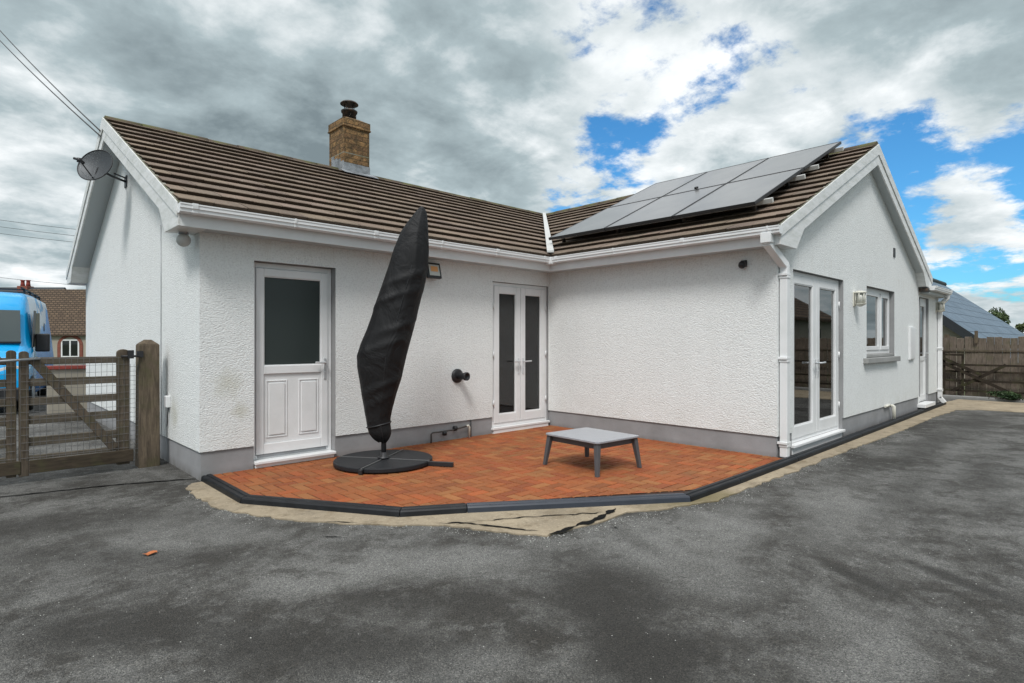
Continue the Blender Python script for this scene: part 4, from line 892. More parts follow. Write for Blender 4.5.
# ================================================================== things on the walls
def wall_items():
    # floodlight
    t=thing('floodlight','black square floodlight with an amber lit panel on the wall behind the covered parasol','floodlight',(4.58,Y1,2.27),world=True)
    m=MB(); y=Y1-.10; A=Matrix.Translation((4.50,Y1-.09,2.275))@Matrix.Rotation(R(-14),4,'X')
    m.box((-.11,-.022,-.105),(.11,.022,.105),A); m.build('housing','black_metal',t,bevel=.006)
    m=MB(); m.box((-.082,-.0265,-.075),(.082,-.0225,.075),A); m.build('lens','lamp_glass',t); 
    m=MB(); m.box((-.055,-.030,-.02),(.055,-.027,.05),A); m.build('led','amber_led',t)
    m=MB(); m.tube([(4.50,Y1-.016,2.27),(4.50,Y1-.075,2.27)],.018,8); m.build('bracket','black_metal',t)
    # round flue vent
    t=thing('flue_vent','round black flue outlet with a short spout on the white wall','vent',(4.955,Y1,.87),world=True); c=Vector((4.955,Y1-.017,.87)); n=(0,-1,0)
    m=MB(); m.lathe([(0,0),(.098,0),(.098,.014),(.085,.028),(.06,.034),(0,.034)],c,n,28); m.build('flange','black_metal',t)
    m=MB(); m.lathe([(.046,.03),(.046,.165),(.058,.167),(.058,.195),(.04,.197),(.036,.12),(0,.12)],c,(.10,-1,.0),24); m.build('spout','black_metal',t)
    # pipes
    t=thing('gas_pipe','thin metal pipe run with a valve along the plinth','pipe',(4.8,Y1,0),world=True); y=Y1-.045
    m=MB(); m.tube([(4.50,y,.0),(4.50,y,.115),(4.52,y,.135),(4.85,y,.138),(4.98,y,.150),(5.10,y,.165)],.011,8); m.build('pipe','copper_pipe',t)
    m=MB(); m.lathe([(0,-.03),(.03,-.03),(.034,0),(.028,.03),(0,.03)],(4.72,y,.11),(0,0,1),12); m.build('drip_cap','black_metal',t); m=MB(); m.lathe([(0,-.02),(.035,-.02),(.035,.02),(0,.02)],(4.90,y,.155),(1,0,0),12); m.build('valve','black_metal',t)
    m=MB(); m.tube([(5.10,y,.165),(5.13,y,.172),(5.15,y,.15),(5.15,y,.0)],.016,8); m.build('elbow','cream_plastic',t)
    m=MB(); m.tube([(5.205,Y1-.012,HP),(5.205,Y1-.012,.0)],.008,6); m.build('cable','black_metal',t)
    # camera on wing wall
    t=thing('security_camera','small black dome security camera under the wing gutter','camera',(X2,3.09,2.28),world=True)
    m=MB(); m.box((X2-.045,3.055,2.24),(X2-.016,3.125,2.32)); m.build('mount','black_metal',t,bevel=.006)
    m=MB(); m.lathe([(0,-.045),(.03,-.038),(.043,-.01),(.043,.015),(.034,.036),(0,.045)],(X2-.075,3.09,2.265),(-.6,0,-.8),16); m.build('dome','black_metal',t)
    # corner globe
    t=thing('globe_light','round pale globe lamp under the soffit at the left corner','lamp',(X1+.0,Y1-.0,2.38),world=True)
    c=Vector((1.60,6.37,2.345)); m=MB(); m.lathe([(0,-.066),(.03,-.058),(.05,-.042),(.062,-.022),(.066,0),(.062,.022),(.05,.042),(.04,.055),(0,.06)],c,(0,0,1),24); m.build('globe','valley_metal',t)
    m=MB(); m.lathe([(0,0),(.045,0),(.045,.04),(0,.04)],c+Vector((0,0,.06)),(0,0,1),16); m.build('fitting','galvanised',t)
    # lanterns
    def lantern(x,z,lab):
        t=thing('wall_lantern',lab,'lantern',(x,Y3,z),world=True,group='white lanterns on the gable wall')
        y=Y3-.12
        m=MB(); m.box((x-.06,Y3-.035,z-.14),(x+.06,Y3-.016,z+.12)); m.build('back_plate','cream_plastic',t,bevel=.006)
        m=MB()
        for k in range(6):
            a=k*math.pi/3; p=Vector((x+math.cos(a)*.075,y+math.sin(a)*.075,0)); m.tube([p+Vector((0,0,z-.09)),p+Vector((0,0,z+.09))],.009,6)
        m.lathe([(0,.09),(.095,.09),(.10,.105),(.06,.13),(0,.14)],(x,y,z),n=6,smooth=False); m.lathe([(0,-.15),(.03,-.14),(.09,-.105),(.095,-.09),(0,-.09)],(x,y,z),n=6,smooth=False)
        m.build('cage','cream_plastic',t)
        m=MB(); m.lathe([(0,-.088),(.055,-.088),(.055,.088),(0,.088)],(x,y,z),n=16); m.build('glass','lamp_glass',t)
        t.scale=(.84,.84,.84)
    lantern(9.66,1.985,'white caged lantern between the wide french doors and the window'); lantern(15.38,2.10,'white caged lantern at the far end of the gable wall above the downpipe')
    # meter box
    m=MB(); m.box((12.94,Y3-.05,1.0),(13.32,Y3-.016,1.62)); m.box((12.955,Y3-.056,1.015),(13.305,Y3-.05,1.605)); o=m.build('meter_box','white_pvc',None,bevel=.005); place(o,(13.13,Y3,1.3)); tag(o,'flat white meter box on the wall between window and back door','meter box')
    # small box with lead on left gable, and cable
    t=thing('socket_box','small white outdoor socket box with a dangling lead by the gate post','socket',(X1,7.58,.65),world=True)
    m=MB(); m.box((X1-.060,7.36,.60),(X1-.016,7.47,.73)); m.build('box','white_pvc',t,bevel=.008)
    m=MB(); m.tube([(X1-.03,7.40,.60),(X1-.035,7.40,.52),(X1-.032,7.42,.44),(X1-.03,7.46,.38)],.005,6); m.build('lead','cable_shade_black',t)
    m=MB(); m.tube([(X1-.022,7.76,.25),(X1-.022,7.77,1.0),(X1-.022,7.765,1.8),(X1-.022,7.77,2.72)],.004,6); o=m.build('cable','galvanised',None); place(o,(X1,7.76,.25)); tag(o,'thin grey cable running up the left gable wall','cable')
wall_items()

def dish():
    t=thing('satellite_dish','dark grey mesh satellite dish bracketed high on the left gable','satellite dish',(X1,9.9,3.6),world=True)
    c=Vector((1.32,9.42,3.69)); n=Vector((-.70,-.66,.32)).normalized()
    nt=NT('dish_mesh'); nt.base((.05,.055,.06)); nt.set(.5,.2)
    v=nt.coord(); vo=nt.node('ShaderNodeTexVoronoi'); vo.inputs['Scale'].default_value=160; nt.link(v,vo.inputs['Vector'])
    tr=nt.node('ShaderNodeBsdfTransparent'); mx=nt.node('ShaderNodeMixShader'); nt.link(nt.ramp(vo.outputs['Distance'],[(.16,1),(.22,0)]),mx.inputs[0]); nt.link(nt.b.outputs[0],mx.inputs[1]); nt.link(tr.outputs[0],mx.inputs[2]); nt.link(mx.outputs[0],nt.out.inputs[0])
    m=MB(); R0=.235
    m.lathe([(R0*k/8,.055*(k/8)**2-.03) for k in range(9)],c,n,36); o=m.build('reflector','dish_mesh',t); 
    m=MB(); ax=n.orthogonal().normalized(); bx=n.cross(ax); m.tube([c+ax*math.cos(k*math.pi/18)*R0+bx*math.sin(k*math.pi/18)*R0+n*.025 for k in range(37)],.007,6); m.build('rim','black_metal',t)
    low=c-Vector((0,0,1))*.20+n*.05; lnb=c+n*.30+Vector((0,0,-.10))
    m=MB(); m.tube([c-n*.03,low,lnb],.009,6); m.build('feed_arm','black_metal',t)
    m=MB(); m.tube([lnb+Vector((.0,0,-.03)),lnb+Vector((0,0,.02))],.028,10); m.tube([lnb,lnb-n*.07],.022,10); m.tube([lnb,lnb+Vector((-.05,.05,.02))],.016,8); m.build('receiver','black_metal',t)
    m=MB(); m.tube([lnb+Vector((0,0,-.03)),lnb+Vector((.02,0,-.14)),lnb+Vector((.08,-.0,-.20)),lnb+Vector((.16,0,-.18)),low],.004,6); m.build('cable','galvanised',t)
    m=MB(); w=Vector((X1-.018,9.75,3.62)); m.tube([c-n*.03,c-n*.12,Vector((1.52,9.56,3.62)),w],.016,8); m.box((X1-.03,9.68,3.54),(X1-.016,9.82,3.70)); m.tube([w+Vector((0,0,.05)),Vector((1.54,9.54,3.66))],.010,6); m.build('bracket','black_metal',t)
dish()

# ================================================================== solar panels
def solar():
    xe=X2-OE; k=KW; ck=1/math.sqrt(1+k*k); ang=math.atan(k)
    DZ=.185; ul=1.74; uw=1.112
    up=Vector((ck,0,ck*k)); side=Vector((0,1,0)); nrm=Vector((-k*ck,0,ck))
    P0=Vector((6.93,3.00,0)); P0.z=ZE+k*(P0.x-xe)+DZ
    lab={(0,0):'bottom row panel nearest the gable end',(0,1):'bottom row middle panel',(0,2):'bottom row panel nearest the roof valley',(1,0):'top row panel nearest the gable end',(1,1):'top row middle panel with a small black sensor puck below it',(1,2):'top row panel nearest the roof valley'}
    rot=Matrix.Rotation(-ang,4,'Y')
    for row in range(2):
        for c in range(3):
            o0=P0+side*(c*(uw+.018)+ (0.0 if row==0 else -.0))+up*(row*(ul+.02))
            t=thing('solar_panel','solar panel, '+lab[(row,c)],'solar panel',tuple(o0),0,'solar panels on the wing roof'); t.rotation_euler=(0,-ang,0)
            m=MB(); m.box((.012,.012,.0),(ul-.012,uw-.012,.036)); m.build('glass_sheet','solar_glass',t)
            m=MB(); w=.013
            m.box((0,0,-.004),(ul,w,.040)); m.box((0,uw-w,-.004),(ul,uw,.040)); m.box((0,w,-.004),(w,uw-w,.040)); m.box((ul-w,w,-.004),(ul,uw-w,.040)); m.build('frame','black_metal',t,bevel=.002)
    # rails
    for i,s in enumerate((.28,1.45,2.02,3.2)):
        a=P0+up*s+side*(-.10)+nrm*(-.045)
        t=thing('mounting_rail',('aluminium rail lowest under the solar panels','aluminium rail under the upper edge of the bottom panel row','aluminium rail under the lower edge of the top panel row','aluminium rail highest under the solar panels')[i],'rail',tuple(a),0,'mounting rails of the solar panels'); t.rotation_euler=(0,-ang,0)
        m=MB(); m.box((-.022,0,-.022),(.022,3.55,.038)); m.build('rail_bar','valley_metal',t,bevel=.003)
        m=MB()
        for q in (.22,1.2,2.3,3.4):
            m=MB(); m.box((-.02,q,-.15),(.03,q+.04,-.0215)); m.box((-.04,q-.02,-.16),(.10,q+.06,-.1505)); m.build('roof_hook','rusty_black',t)
    p=P0+up*(ul+.01)+side*(1.62)+nrm*.05
    m=MB(); m.lathe([(0,0),(.032,0),(.032,.03),(0,.036)],(0,0,0),n=14); o=m.build('sensor_puck','black_metal',None); o.location=p; o.rotation_euler=(0,-ang,0); tag(o,'small black puck on the seam between the solar panels','sensor')
solar()

# ================================================================== parasol
def parasol():
    bx,by=3.37,5.563; e=Vector((S,-Cc,0)); fv=Vector((Cc,S,0))
    t=thing('covered_parasol','closed cantilever parasol under a black fabric cover on a round black base','parasol',(bx,by,0))
    rows=[(206.5,421,422),(207.5,419,424.5),(210,417,425.5),(214,414,427),(223,407,428),(232,401,428.5),(243,396.5,429),(252,393,429),(265,389,428),(275,385.5,426.5),(288,381,424),(300,377,420.5),(315,372.5,417),(330,367,413.5),(344,361,409.5),(355,358,406.5),(366,358,404),(380,360,401),(395,362,396),(410,365,392),(418,366.5,390.5),(425,367.5,390.5),(431,369,391.5),(435,371,391),(439,374.5,389.5),(442,379,387)]
    F=6.35; r0=-1.41; K=[]
    for y,xl,xr in rows:
        z=CAMH+(341.5-y)/FPX*F; l=(xl-512)/FPX*F-r0; r=(xr-512)/FPX*F-r0; K.append((z,(l+r)/2,(r-l)/2))
    K.sort(); N=90; n=72; m=MB(); rings=[]
    def ev(z):
        for i in range(len(K)-1):
            if K[i][0]<=z<=K[i+1][0]:
                u=(z-K[i][0])/(K[i+1][0]-K[i][0]); return [K[i][j]*(1-u)+K[i+1][j]*u for j in(1,2)]
        return K[-1][1:]
    z0,z1=K[0][0],K[-1][0]
    for i in range(N+1):
        z=z0+(z1-z0)*i/N; c,w=ev(z); ring=[]; hh=i/N
        for k in range(n):
            a=2*math.pi*k/n
            cr=lambda ph,sh: 1-abs(math.sin((a-ph)/2))**sh*1.6
            fold=.85*max(0,cr(-1.35+.25*math.sin(3*hh),.45))+.55*max(0,cr(-2.45+.5*hh,.5))+.5*max(0,cr(-.45-.3*hh,.5))+.5*max(0,cr(1.6,.5))
            fold+=.34*noise.noise(Vector((math.cos(a)*1.3,math.sin(a)*1.3,z*2.2)))
            for zc,ph,am_ in ((2.05,-1.2,.55),(1.80,-1.9,.6),(1.52,-.9,.5),(1.28,-1.7,.45),(.86,-1.3,.5),(.66,-1.8,.4)):
                dz_=(z-zc-.10*math.sin(a-ph))/.035; fold+=am_*math.exp(-dz_*dz_)*max(0,math.cos(a-ph))
            dep=w*.82
            am=min(.040,w*.2)*fold
            side_=abs(math.cos(a))**4
            rr=1+ (am/w)*(1-.6*side_)
            ring.append(m.v(e*(c+w*math.cos(a)*rr)+fv*(dep*math.sin(a)*rr-.0)+Vector((0,0,z+.012*noise.noise(Vector((math.cos(a)*2,math.sin(a)*2,z*3)))))))
        rings.append(ring)
    for i in range(N):
        for k in range(n): m.f([rings[i][k],rings[i][(k+1)%n],rings[i+1][(k+1)%n],rings[i+1][k]],True)
    m.f(rings[0][::-1]); m.f(rings[-1],True)
    o=m.build('cover','cover_fabric',t)
    # piped seam down the cover and drawstring band
    m=MB(); pts=[]
    for i in range(0,N+1,2):
        z=z0+(z1-z0)*i/N; c,w=ev(z); a=-math.pi/2+.35; pts.append(e*(c+w*math.cos(a)*1.0)+fv*(w*.87*math.sin(a)*1.03)+Vector((0,0,z)))
    m.tube(pts,.0045,6); m.build('zip_seam','black_metal',o)
    m=MB(); z=ev(.40); c,w=ev(.43); m.tube([e*(c+(w+.004)*math.cos(a))+fv*((w*.9+.004)*math.sin(a))+Vector((0,0,.43+.03*math.cos(a))) for a in [2*math.pi*k/24 for k in range(25)]],.008,6); m.build('drawstring','black_metal',o)
    m=MB(); m.tube([(0,0,.04),(0,0,.5)],.028,14); m.build('pole','black_metal',t)
    # base: four quarter slabs on a cross
    axis=math.atan2(-.83,.56)
    for q in range(4):
        m=MB(); a0=axis+q*math.pi/2; pts=[]; g=.022
        ca,sa=math.cos(a0),math.sin(a0); u=Vector((ca,sa,0)); w=Vector((-sa,ca,0))
        for k in range(13):
            b=math.pi/2*k/12; pts.append(u*(g+math.cos(b)*(.525-g))+w*(g+math.sin(b)*(.525-g)))
        pts=[u*g+w*g]+pts
        pts=[p+Vector((0,0,.012)) for p in pts]; m.prism(pts,(0,0,.048)); m.build('base_slab','base_plastic',t,bevel=.010,seg=3)
    m=MB(); A=Matrix.Rotation(axis,4,'Z'); m.box((-.56,-.02,.004),(.80,.02,.050),A); m.box((-.02,-.56,.004),(.02,-.0205,.050),A); m.box((-.02,.0205,.004),(.02,.56,.050),A); m.build('cross_bar','black_metal',t,bevel=.003)
    m=MB()
    m.box((-.53,-.008,.0505),(.53,.008,.0625),A); m.box((-.008,-.53,.0505),(.008,-.009,.0625),A); m.box((-.008,.009,.0505),(.008,.53,.0625),A); m.build('joint_strip','wire',t)
    m=MB(); m.lathe([(0,.066),(.07,.066),(.07,.076),(.04,.085),(.036,.13),(0,.13)],(0,0,0),n=20); m.build('socket','black_metal',t)
parasol()

# ================================================================== table
def table():
    t=thing('low_table','low square grey garden table with splayed legs on the patio','table',(4.925,3.905,0),R(-4))
    H=.345; hx,hy=.335,.385
    m=MB(); r=.035; 
    pts=[]
    for cx,cy,a0 in((hx-r,hy-r,0),(-hx+r,hy-r,90),(-hx+r,-hy+r,180),(hx-r,-hy+r,270)):
        for k in range(6): a=R(a0+18*k); pts.append(Vector((cx+r*math.cos(a),cy+r*math.sin(a),H-.022)))
    m.prism(pts,(0,0,.022)); m.build('tabletop','table_top',t,bevel=.005,seg=3)
    m=MB(); ax,ay=hx-.055,hy-.055
    m.box((-ax,-ay,H-.085),(ax,-ay+.02,H-.024)); m.box((-ax,ay-.02,H-.085),(ax,ay,H-.024)); m.box((-ax,-ay+.021,H-.085),(-ax+.02,ay-.021,H-.024)); m.box((ax-.02,-ay+.021,H-.085),(ax,ay-.021,H-.024)); m.build('apron','table_frame',t,bevel=.002)
    for sx in(-1,1):
        for sy in(-1,1):
            m=MB(); tx,ty=sx*(hx-.045),sy*(hy-.045); bx,by=sx*(hx+.0),sy*(hy-.005); w,b=.027,.018
            m.hexa([Vector(p) for p in((bx-b,by-b,0),(bx+b,by-b,0),(bx+b,by+b,0),(bx-b,by+b,0),(tx-w,ty-w,H-.024),(tx+w,ty-w,H-.024),(tx+w,ty+w,H-.024),(tx-w,ty+w,H-.024))]); m.build('leg','table_frame',t,bevel=.004)
table()

# ================================================================== gates
def gates():
    # big post
    t=thing('gate_post','thick weathered square gate post beside the house wall','post',(1.50,7.50,ZG),world=True)
    m=MB(); m.hexa([Vector(p) for p in((1.42,7.40,ZG-.05),(1.625,7.40,ZG-.05),(1.625,7.60,ZG-.05),(1.42,7.60,ZG-.05),(1.425,7.405,1.31),(1.62,7.405,1.31),(1.62,7.595,1.31),(1.425,7.595,1.31))])
    m.hexa([Vector(p) for p in((1.425,7.405,1.31),(1.62,7.405,1.31),(1.62,7.595,1.31),(1.425,7.595,1.31),(1.49,7.47,1.365),(1.555,7.47,1.365),(1.555,7.53,1.365),(1.49,7.53,1.365))]); m.build('shaft','post_wood',t,bevel=.008)
    m=MB(); m.box((1.40,7.388,1.17),(1.46,7.403,1.24)); m.tube([(1.42,7.38,1.185),(1.32,7.37,1.185),(1.25,7.38,1.185)],.011,8); m.box((1.31,7.35,1.16),(1.365,7.39,1.25)); m.build('latch','black_metal',t)
    def gate(name,x0,x1,yy,lab,stL,stR,flip,kick=True,latch=False):
        t=thing(name,lab,'gate',(x0,yy,ZG),world=True)
        zs=[(1.115,1.185),(.90,.975),(.71,.785),(.525,.605),(.31,.395)]
        for w,rx,zt in((stL,x0,1.245),(stR,x1-stR,1.255)):
            m=MB(); n=8; pts=[]
            for k in range(n+1): a=math.pi*k/n; pts.append(Vector((rx+w/2+math.cos(a)*w/2,yy-.035,zt-w*.3+math.sin(a)*w*.35)))
            pts+= [Vector((rx,yy-.035,.02)),Vector((rx+w,yy-.035,.02))]
            m.prism(pts,(0,.07,0)); m.build('stile','gate_wood',t,bevel=.004)
        for a,b in zs:
            m=MB(); m.box((x0+stL,yy-.018,a),(x1-stR,yy+.018,b)); m.build('rail','rail_wood',t,bevel=.004)
        m=MB(); p=Vector((x0+stL+.03,0,1.17)); q=Vector((x1-stR-.02,0,.20)); 
        if flip: p,q=Vector((x1-stR-.03,0,1.17)),Vector((x0+stL+.02,0,.20))
        d=(q-p).normalized(); nn=Vector((-d.z,0,d.x))*.042
        m.hexa([Vector((v.x,y_,v.z)) for y_,vs in((yy-.042,(p+nn,q+nn,q-nn,p-nn)),(yy-.019,(p+nn,q+nn,q-nn,p-nn))) for v in vs]); m.build('brace','gate_wood',t,bevel=.004)
        m=MB(); m.box((x0+(stL if flip==0 else 0)-.0,yy-.062,.045),(x1+.03,yy-.036,.175)); m.build('kick_board','kick_board',t,bevel=.005)
        m=MB(); m.box((x0+stL,yy-.03,.178),(x1-stR,yy+.02,.215)); m.build('bottom_rail','rail_wood',t,bevel=.003)
        m=MB(); y_=yy-.046
        x=x0+.01
        while x<x1-.0: m.tube([(x,y_,.17),(x+rnd.uniform(-.004,.004),y_,.7),(x,y_,1.18)],.0017,4,cap=False,smooth=False); x+=.05
        z=.2
        while z<1.19: m.tube([(x0+.01,y_+.002,z),((x0+x1)/2,y_+.002,z-.004),(x1-.01,y_+.002,z)],.0017,4,cap=False,smooth=False); z+=.075
        m.build('wire_mesh','wire',t)
        return t
    g=gate('wooden_gate',.418,1.335,7.43,'narrow five-bar wooden gate with wire mesh and diagonal brace beside the house',.075,.115,0)
    g2=gate('wooden_gate',-1.9,.400,7.45,'wide left-hand wooden gate leaf cut off by the picture edge',.08,.075,1)
    m=MB(); m.tube([(-.6,7.36,1.10),(.30,7.365,1.155),(.58,7.375,1.175)],.013,8); m.build('latch_bar','galvanised',g2)
    # mesh strip between gate and post
    m=MB(); x=1.345
    while x<1.42: m.tube([(x,7.43,.12),(x,7.43,1.1)],.0017,4,cap=False); x+=.036
    z=.12
    while z<1.11: m.tube([(1.335,7.432,z),(1.425,7.432,z)],.0017,4,cap=False); z+=.05
    o=m.build('wire_strip','wire',None); place(o,(1.38,7.43,.12)); tag(o,'narrow strip of wire mesh filling the gap between gate and thick post','wire mesh')
    # low wall behind
    t=thing('garden_wall','low buff garden wall with red-brown coping seen through the gate','wall',(2.0,14.3,ZG),world=True)
    m=MB(); m.box((1.22,14.2,ZG-.02),(4.5,14.4,.80)); m.build('wall_body','buff_render',t,bevel=.005)
    m=MB(); m.box((1.18,14.16,.80),(4.5,14.44,.87)); m.build('coping','red_pot',t,bevel=.01)
gates()

# ================================================================== van
def van():
    ang=math.atan2(.987,.169)-math.pi/2   # local +Y = rearwards
    t=thing('parked_van','blue high-roof panel van with white and blue side graphics parked beyond the gate','van',(0,0,ZG),ang)
    # local: x right (seen side = +x), y rear, front at y=0
    corner=Vector((.97,14.75,0)); W=1.0
    t.location=corner-Matrix.Rotation(ang,3,'Z')@Vector((W,0.35,0)); t.location.z=ZG
    def sec(y,zt,wt,wb,z0=.28,bulge=1.02): # cross-section points half
        return [(wb*.96,z0),(wb,z0+.25),(wb*bulge,1.0),(wb*.985,1.35),(wt*1.0,zt-.22),(wt*.96,zt-.08),(wt*.86,zt-.015),(wt*.5,zt)]
    ys=[(0,.78,.80,.93),(.08,.98,.86,.98),(.35,1.12,.90,1.0),(.70,1.22,.92,1.0),(.86,1.38,.92,1.0),(1.00,1.72,.90,1.0),(1.16,2.06,.89,1.0),(1.28,2.32,.88,1.0),(1.6,2.43,.88,1.0),(3.0,2.48,.88,1.0),(5.2,2.47,.88,1.0),(5.38,2.42,.87,.98)]
    m=MB(); rings=[]
    for y,zt,wt,wb in ys:
        s_=sec(y,max(zt,.9),wt,wb)
        if zt<1.4:
            s_=[(wb*.96,.28),(wb,.45),(wb*1.0,min(zt-.25,.8)),(wb*.99,zt-.16),(wt*1.0,zt-.10),(wt*.96,zt-.05),(wt*.86,zt-.015),(wt*.5,zt)]
        pts=[Vector((x,y,z)) for x,z in s_]+[Vector((-x,y,z)) for x,z in s_[::-1]]
        rings.append([m.v(p) for p in pts])
    n=len(rings[0])
    for i in range(len(rings)-1):
        for k in range(n):
            side=(k in(0,1,2,3,4)) or (k in(n-6,n-5,n-4,n-3,n-2))
            m.mi=1 if side and ys[i][0]>=1.3 else 0
            m.f([rings[i][k],rings[i][(k+1)%n],rings[i+1][(k+1)%n],rings[i+1][k]],True)
    m.mi=0; m.f(rings[0][::-1]); m.mi=1; m.f(rings[-1])
    o=m.build('body',['blue_paint','van_livery'],t); 
    # windscreen sits on slanted front between y .86 and 1.36..
    m=MB(); m.quad((-.84,.80,1.38),(.84,.80,1.38),(.80,1.09,2.02),(-.80,1.09,2.02)); o=m.build('windscreen','van_glass',t); o.modifiers.new('s','SOLIDIFY').thickness=.03
    m=MB(); m.box((-.84,.78,1.355),(.84,.86,1.40)); m.build('wiper_cowl','black_metal',t,bevel=.01)
    for sx in(1,-1):
        m=MB(); m.prism([Vector((sx*1.0,y,z)) for y,z in((1.25,1.30),(1.55,2.0),(2.15,2.02),(2.15,1.30))],(sx*.012,0,0)); m.build('side_window','van_glass',t)
        m=MB(); m.prism([Vector((sx*1.003,y,z)) for y,z in((.90,1.28),(1.18,2.04),(1.50,2.04),(1.22,1.28))],(sx*.012,0,0)); m.build('pillar_trim','black_metal',t)
        m=MB(); m.box((sx*1.02 if sx>0 else -1.26,1.22,1.18),(1.26 if sx>0 else -1.02,1.36,1.56)); m.build('wing_mirror','black_metal',t,bevel=.03,seg=3)
        m=MB(); m.prism([Vector((sx*x,y,z)) for x,y,z in((.55,-.01,.66),(.90,.04,.66),(.93,.10,.90),(.80,.06,.95),(.55,.02,.86))],(0,.05,0)); m.build('headlight','headlight_glass',t,bevel=.01)
        for wy in(.95,4.35):
            m=MB(); m.lathe([(0,-.11),(.18,-.11),(.20,-.12),(.34,-.12),(.36,-.08),(.36,.08),(.34,.12),(.2,.12),(0,.10)],(sx*.90,wy,.355),(1,0,0),28); w=m.build('wheel','tyre',t)
            m=MB(); m.lathe([(0,0),(.06,.012),(.17,.006),(.19,-.006),(.19,-.02)],(sx*1.02,wy,.355),(sx,0,0),20); m.build('hub_cap','galvanised',w)
        m=MB(); m.lathe([(0,0),(.10,0),(.10,.006),(0,.006)],(sx*1.018,2.9,1.72),(sx,0,0),24); m.build('logo_disc','dark_board',t)
    m=MB(); m.tube([(.55,.80,1.42),(-.15,.90,1.62)],.012,6); m.build('wiper','black_metal',t)
    m=MB(); m.tube([(-.45,.80,1.42),(-.80,.93,1.70)],.012,6); m.build('wiper','black_metal',t)
    m=MB(); m.box((-.97,-.07,.26),(.97,.10,.52)); m.build('bumper','black_metal',t,bevel=.04,seg=3)
    m=MB(); 
    for z in(.66,.73,.80): m.box((-.50,-.02,z),(.50,.03,z+.045))
    m.build('grille','black_metal',t,bevel=.005)
    m=MB()
    for y in(2.2,3.2,4.2,5.0): m.box((-.75,y,2.52),(.75,y+.04,2.55)); m.box((-.76,y,2.44),(-.72,y+.04,2.55)); m.box((.72,y,2.44),(.76,y+.04,2.55))
    for x in(-.72,.70): m.box((x,2.0,2.551),(x+.03,5.2,2.58))
    m.build('roof_rack','dark_board',t)
van()

# ================================================================== neighbours
def house(name,lab,r,f,w,dep,ze,zr,tile,wallm,rotz=None,ze2=None):
    t=thing(name,lab,'house',tuple(cw(r,f,ZG)),TH-R(90) if rotz is None else rotz)
    m=MB(); m.box((-w/2,0,-.1),(w/2,dep,ze)); 
    for x in(-w/2,w/2): m.poly([(x,0,ze),(x,dep,ze),(x,dep/2,zr-.1)])
    m.build('wall',wallm,t,rn=False)
    m=MB(); k=(zr-ze)/(dep/2); oe=.25
    for sg,y in((1,-oe),(-1,dep+oe)):
        m.hexa([Vector(p) for p in((-w/2-.2,y,ze-k*oe),(w/2+.2,y,ze-k*oe),(w/2+.2,dep/2,zr),(-w/2-.2,dep/2,zr),(-w/2-.2,y,ze-k*oe+.1),(w/2+.2,y,ze-k*oe+.1),(w/2+.2,dep/2,zr+.1),(-w/2-.2,dep/2,zr+.1))])
    m.build('roof',tile,t)
    return t
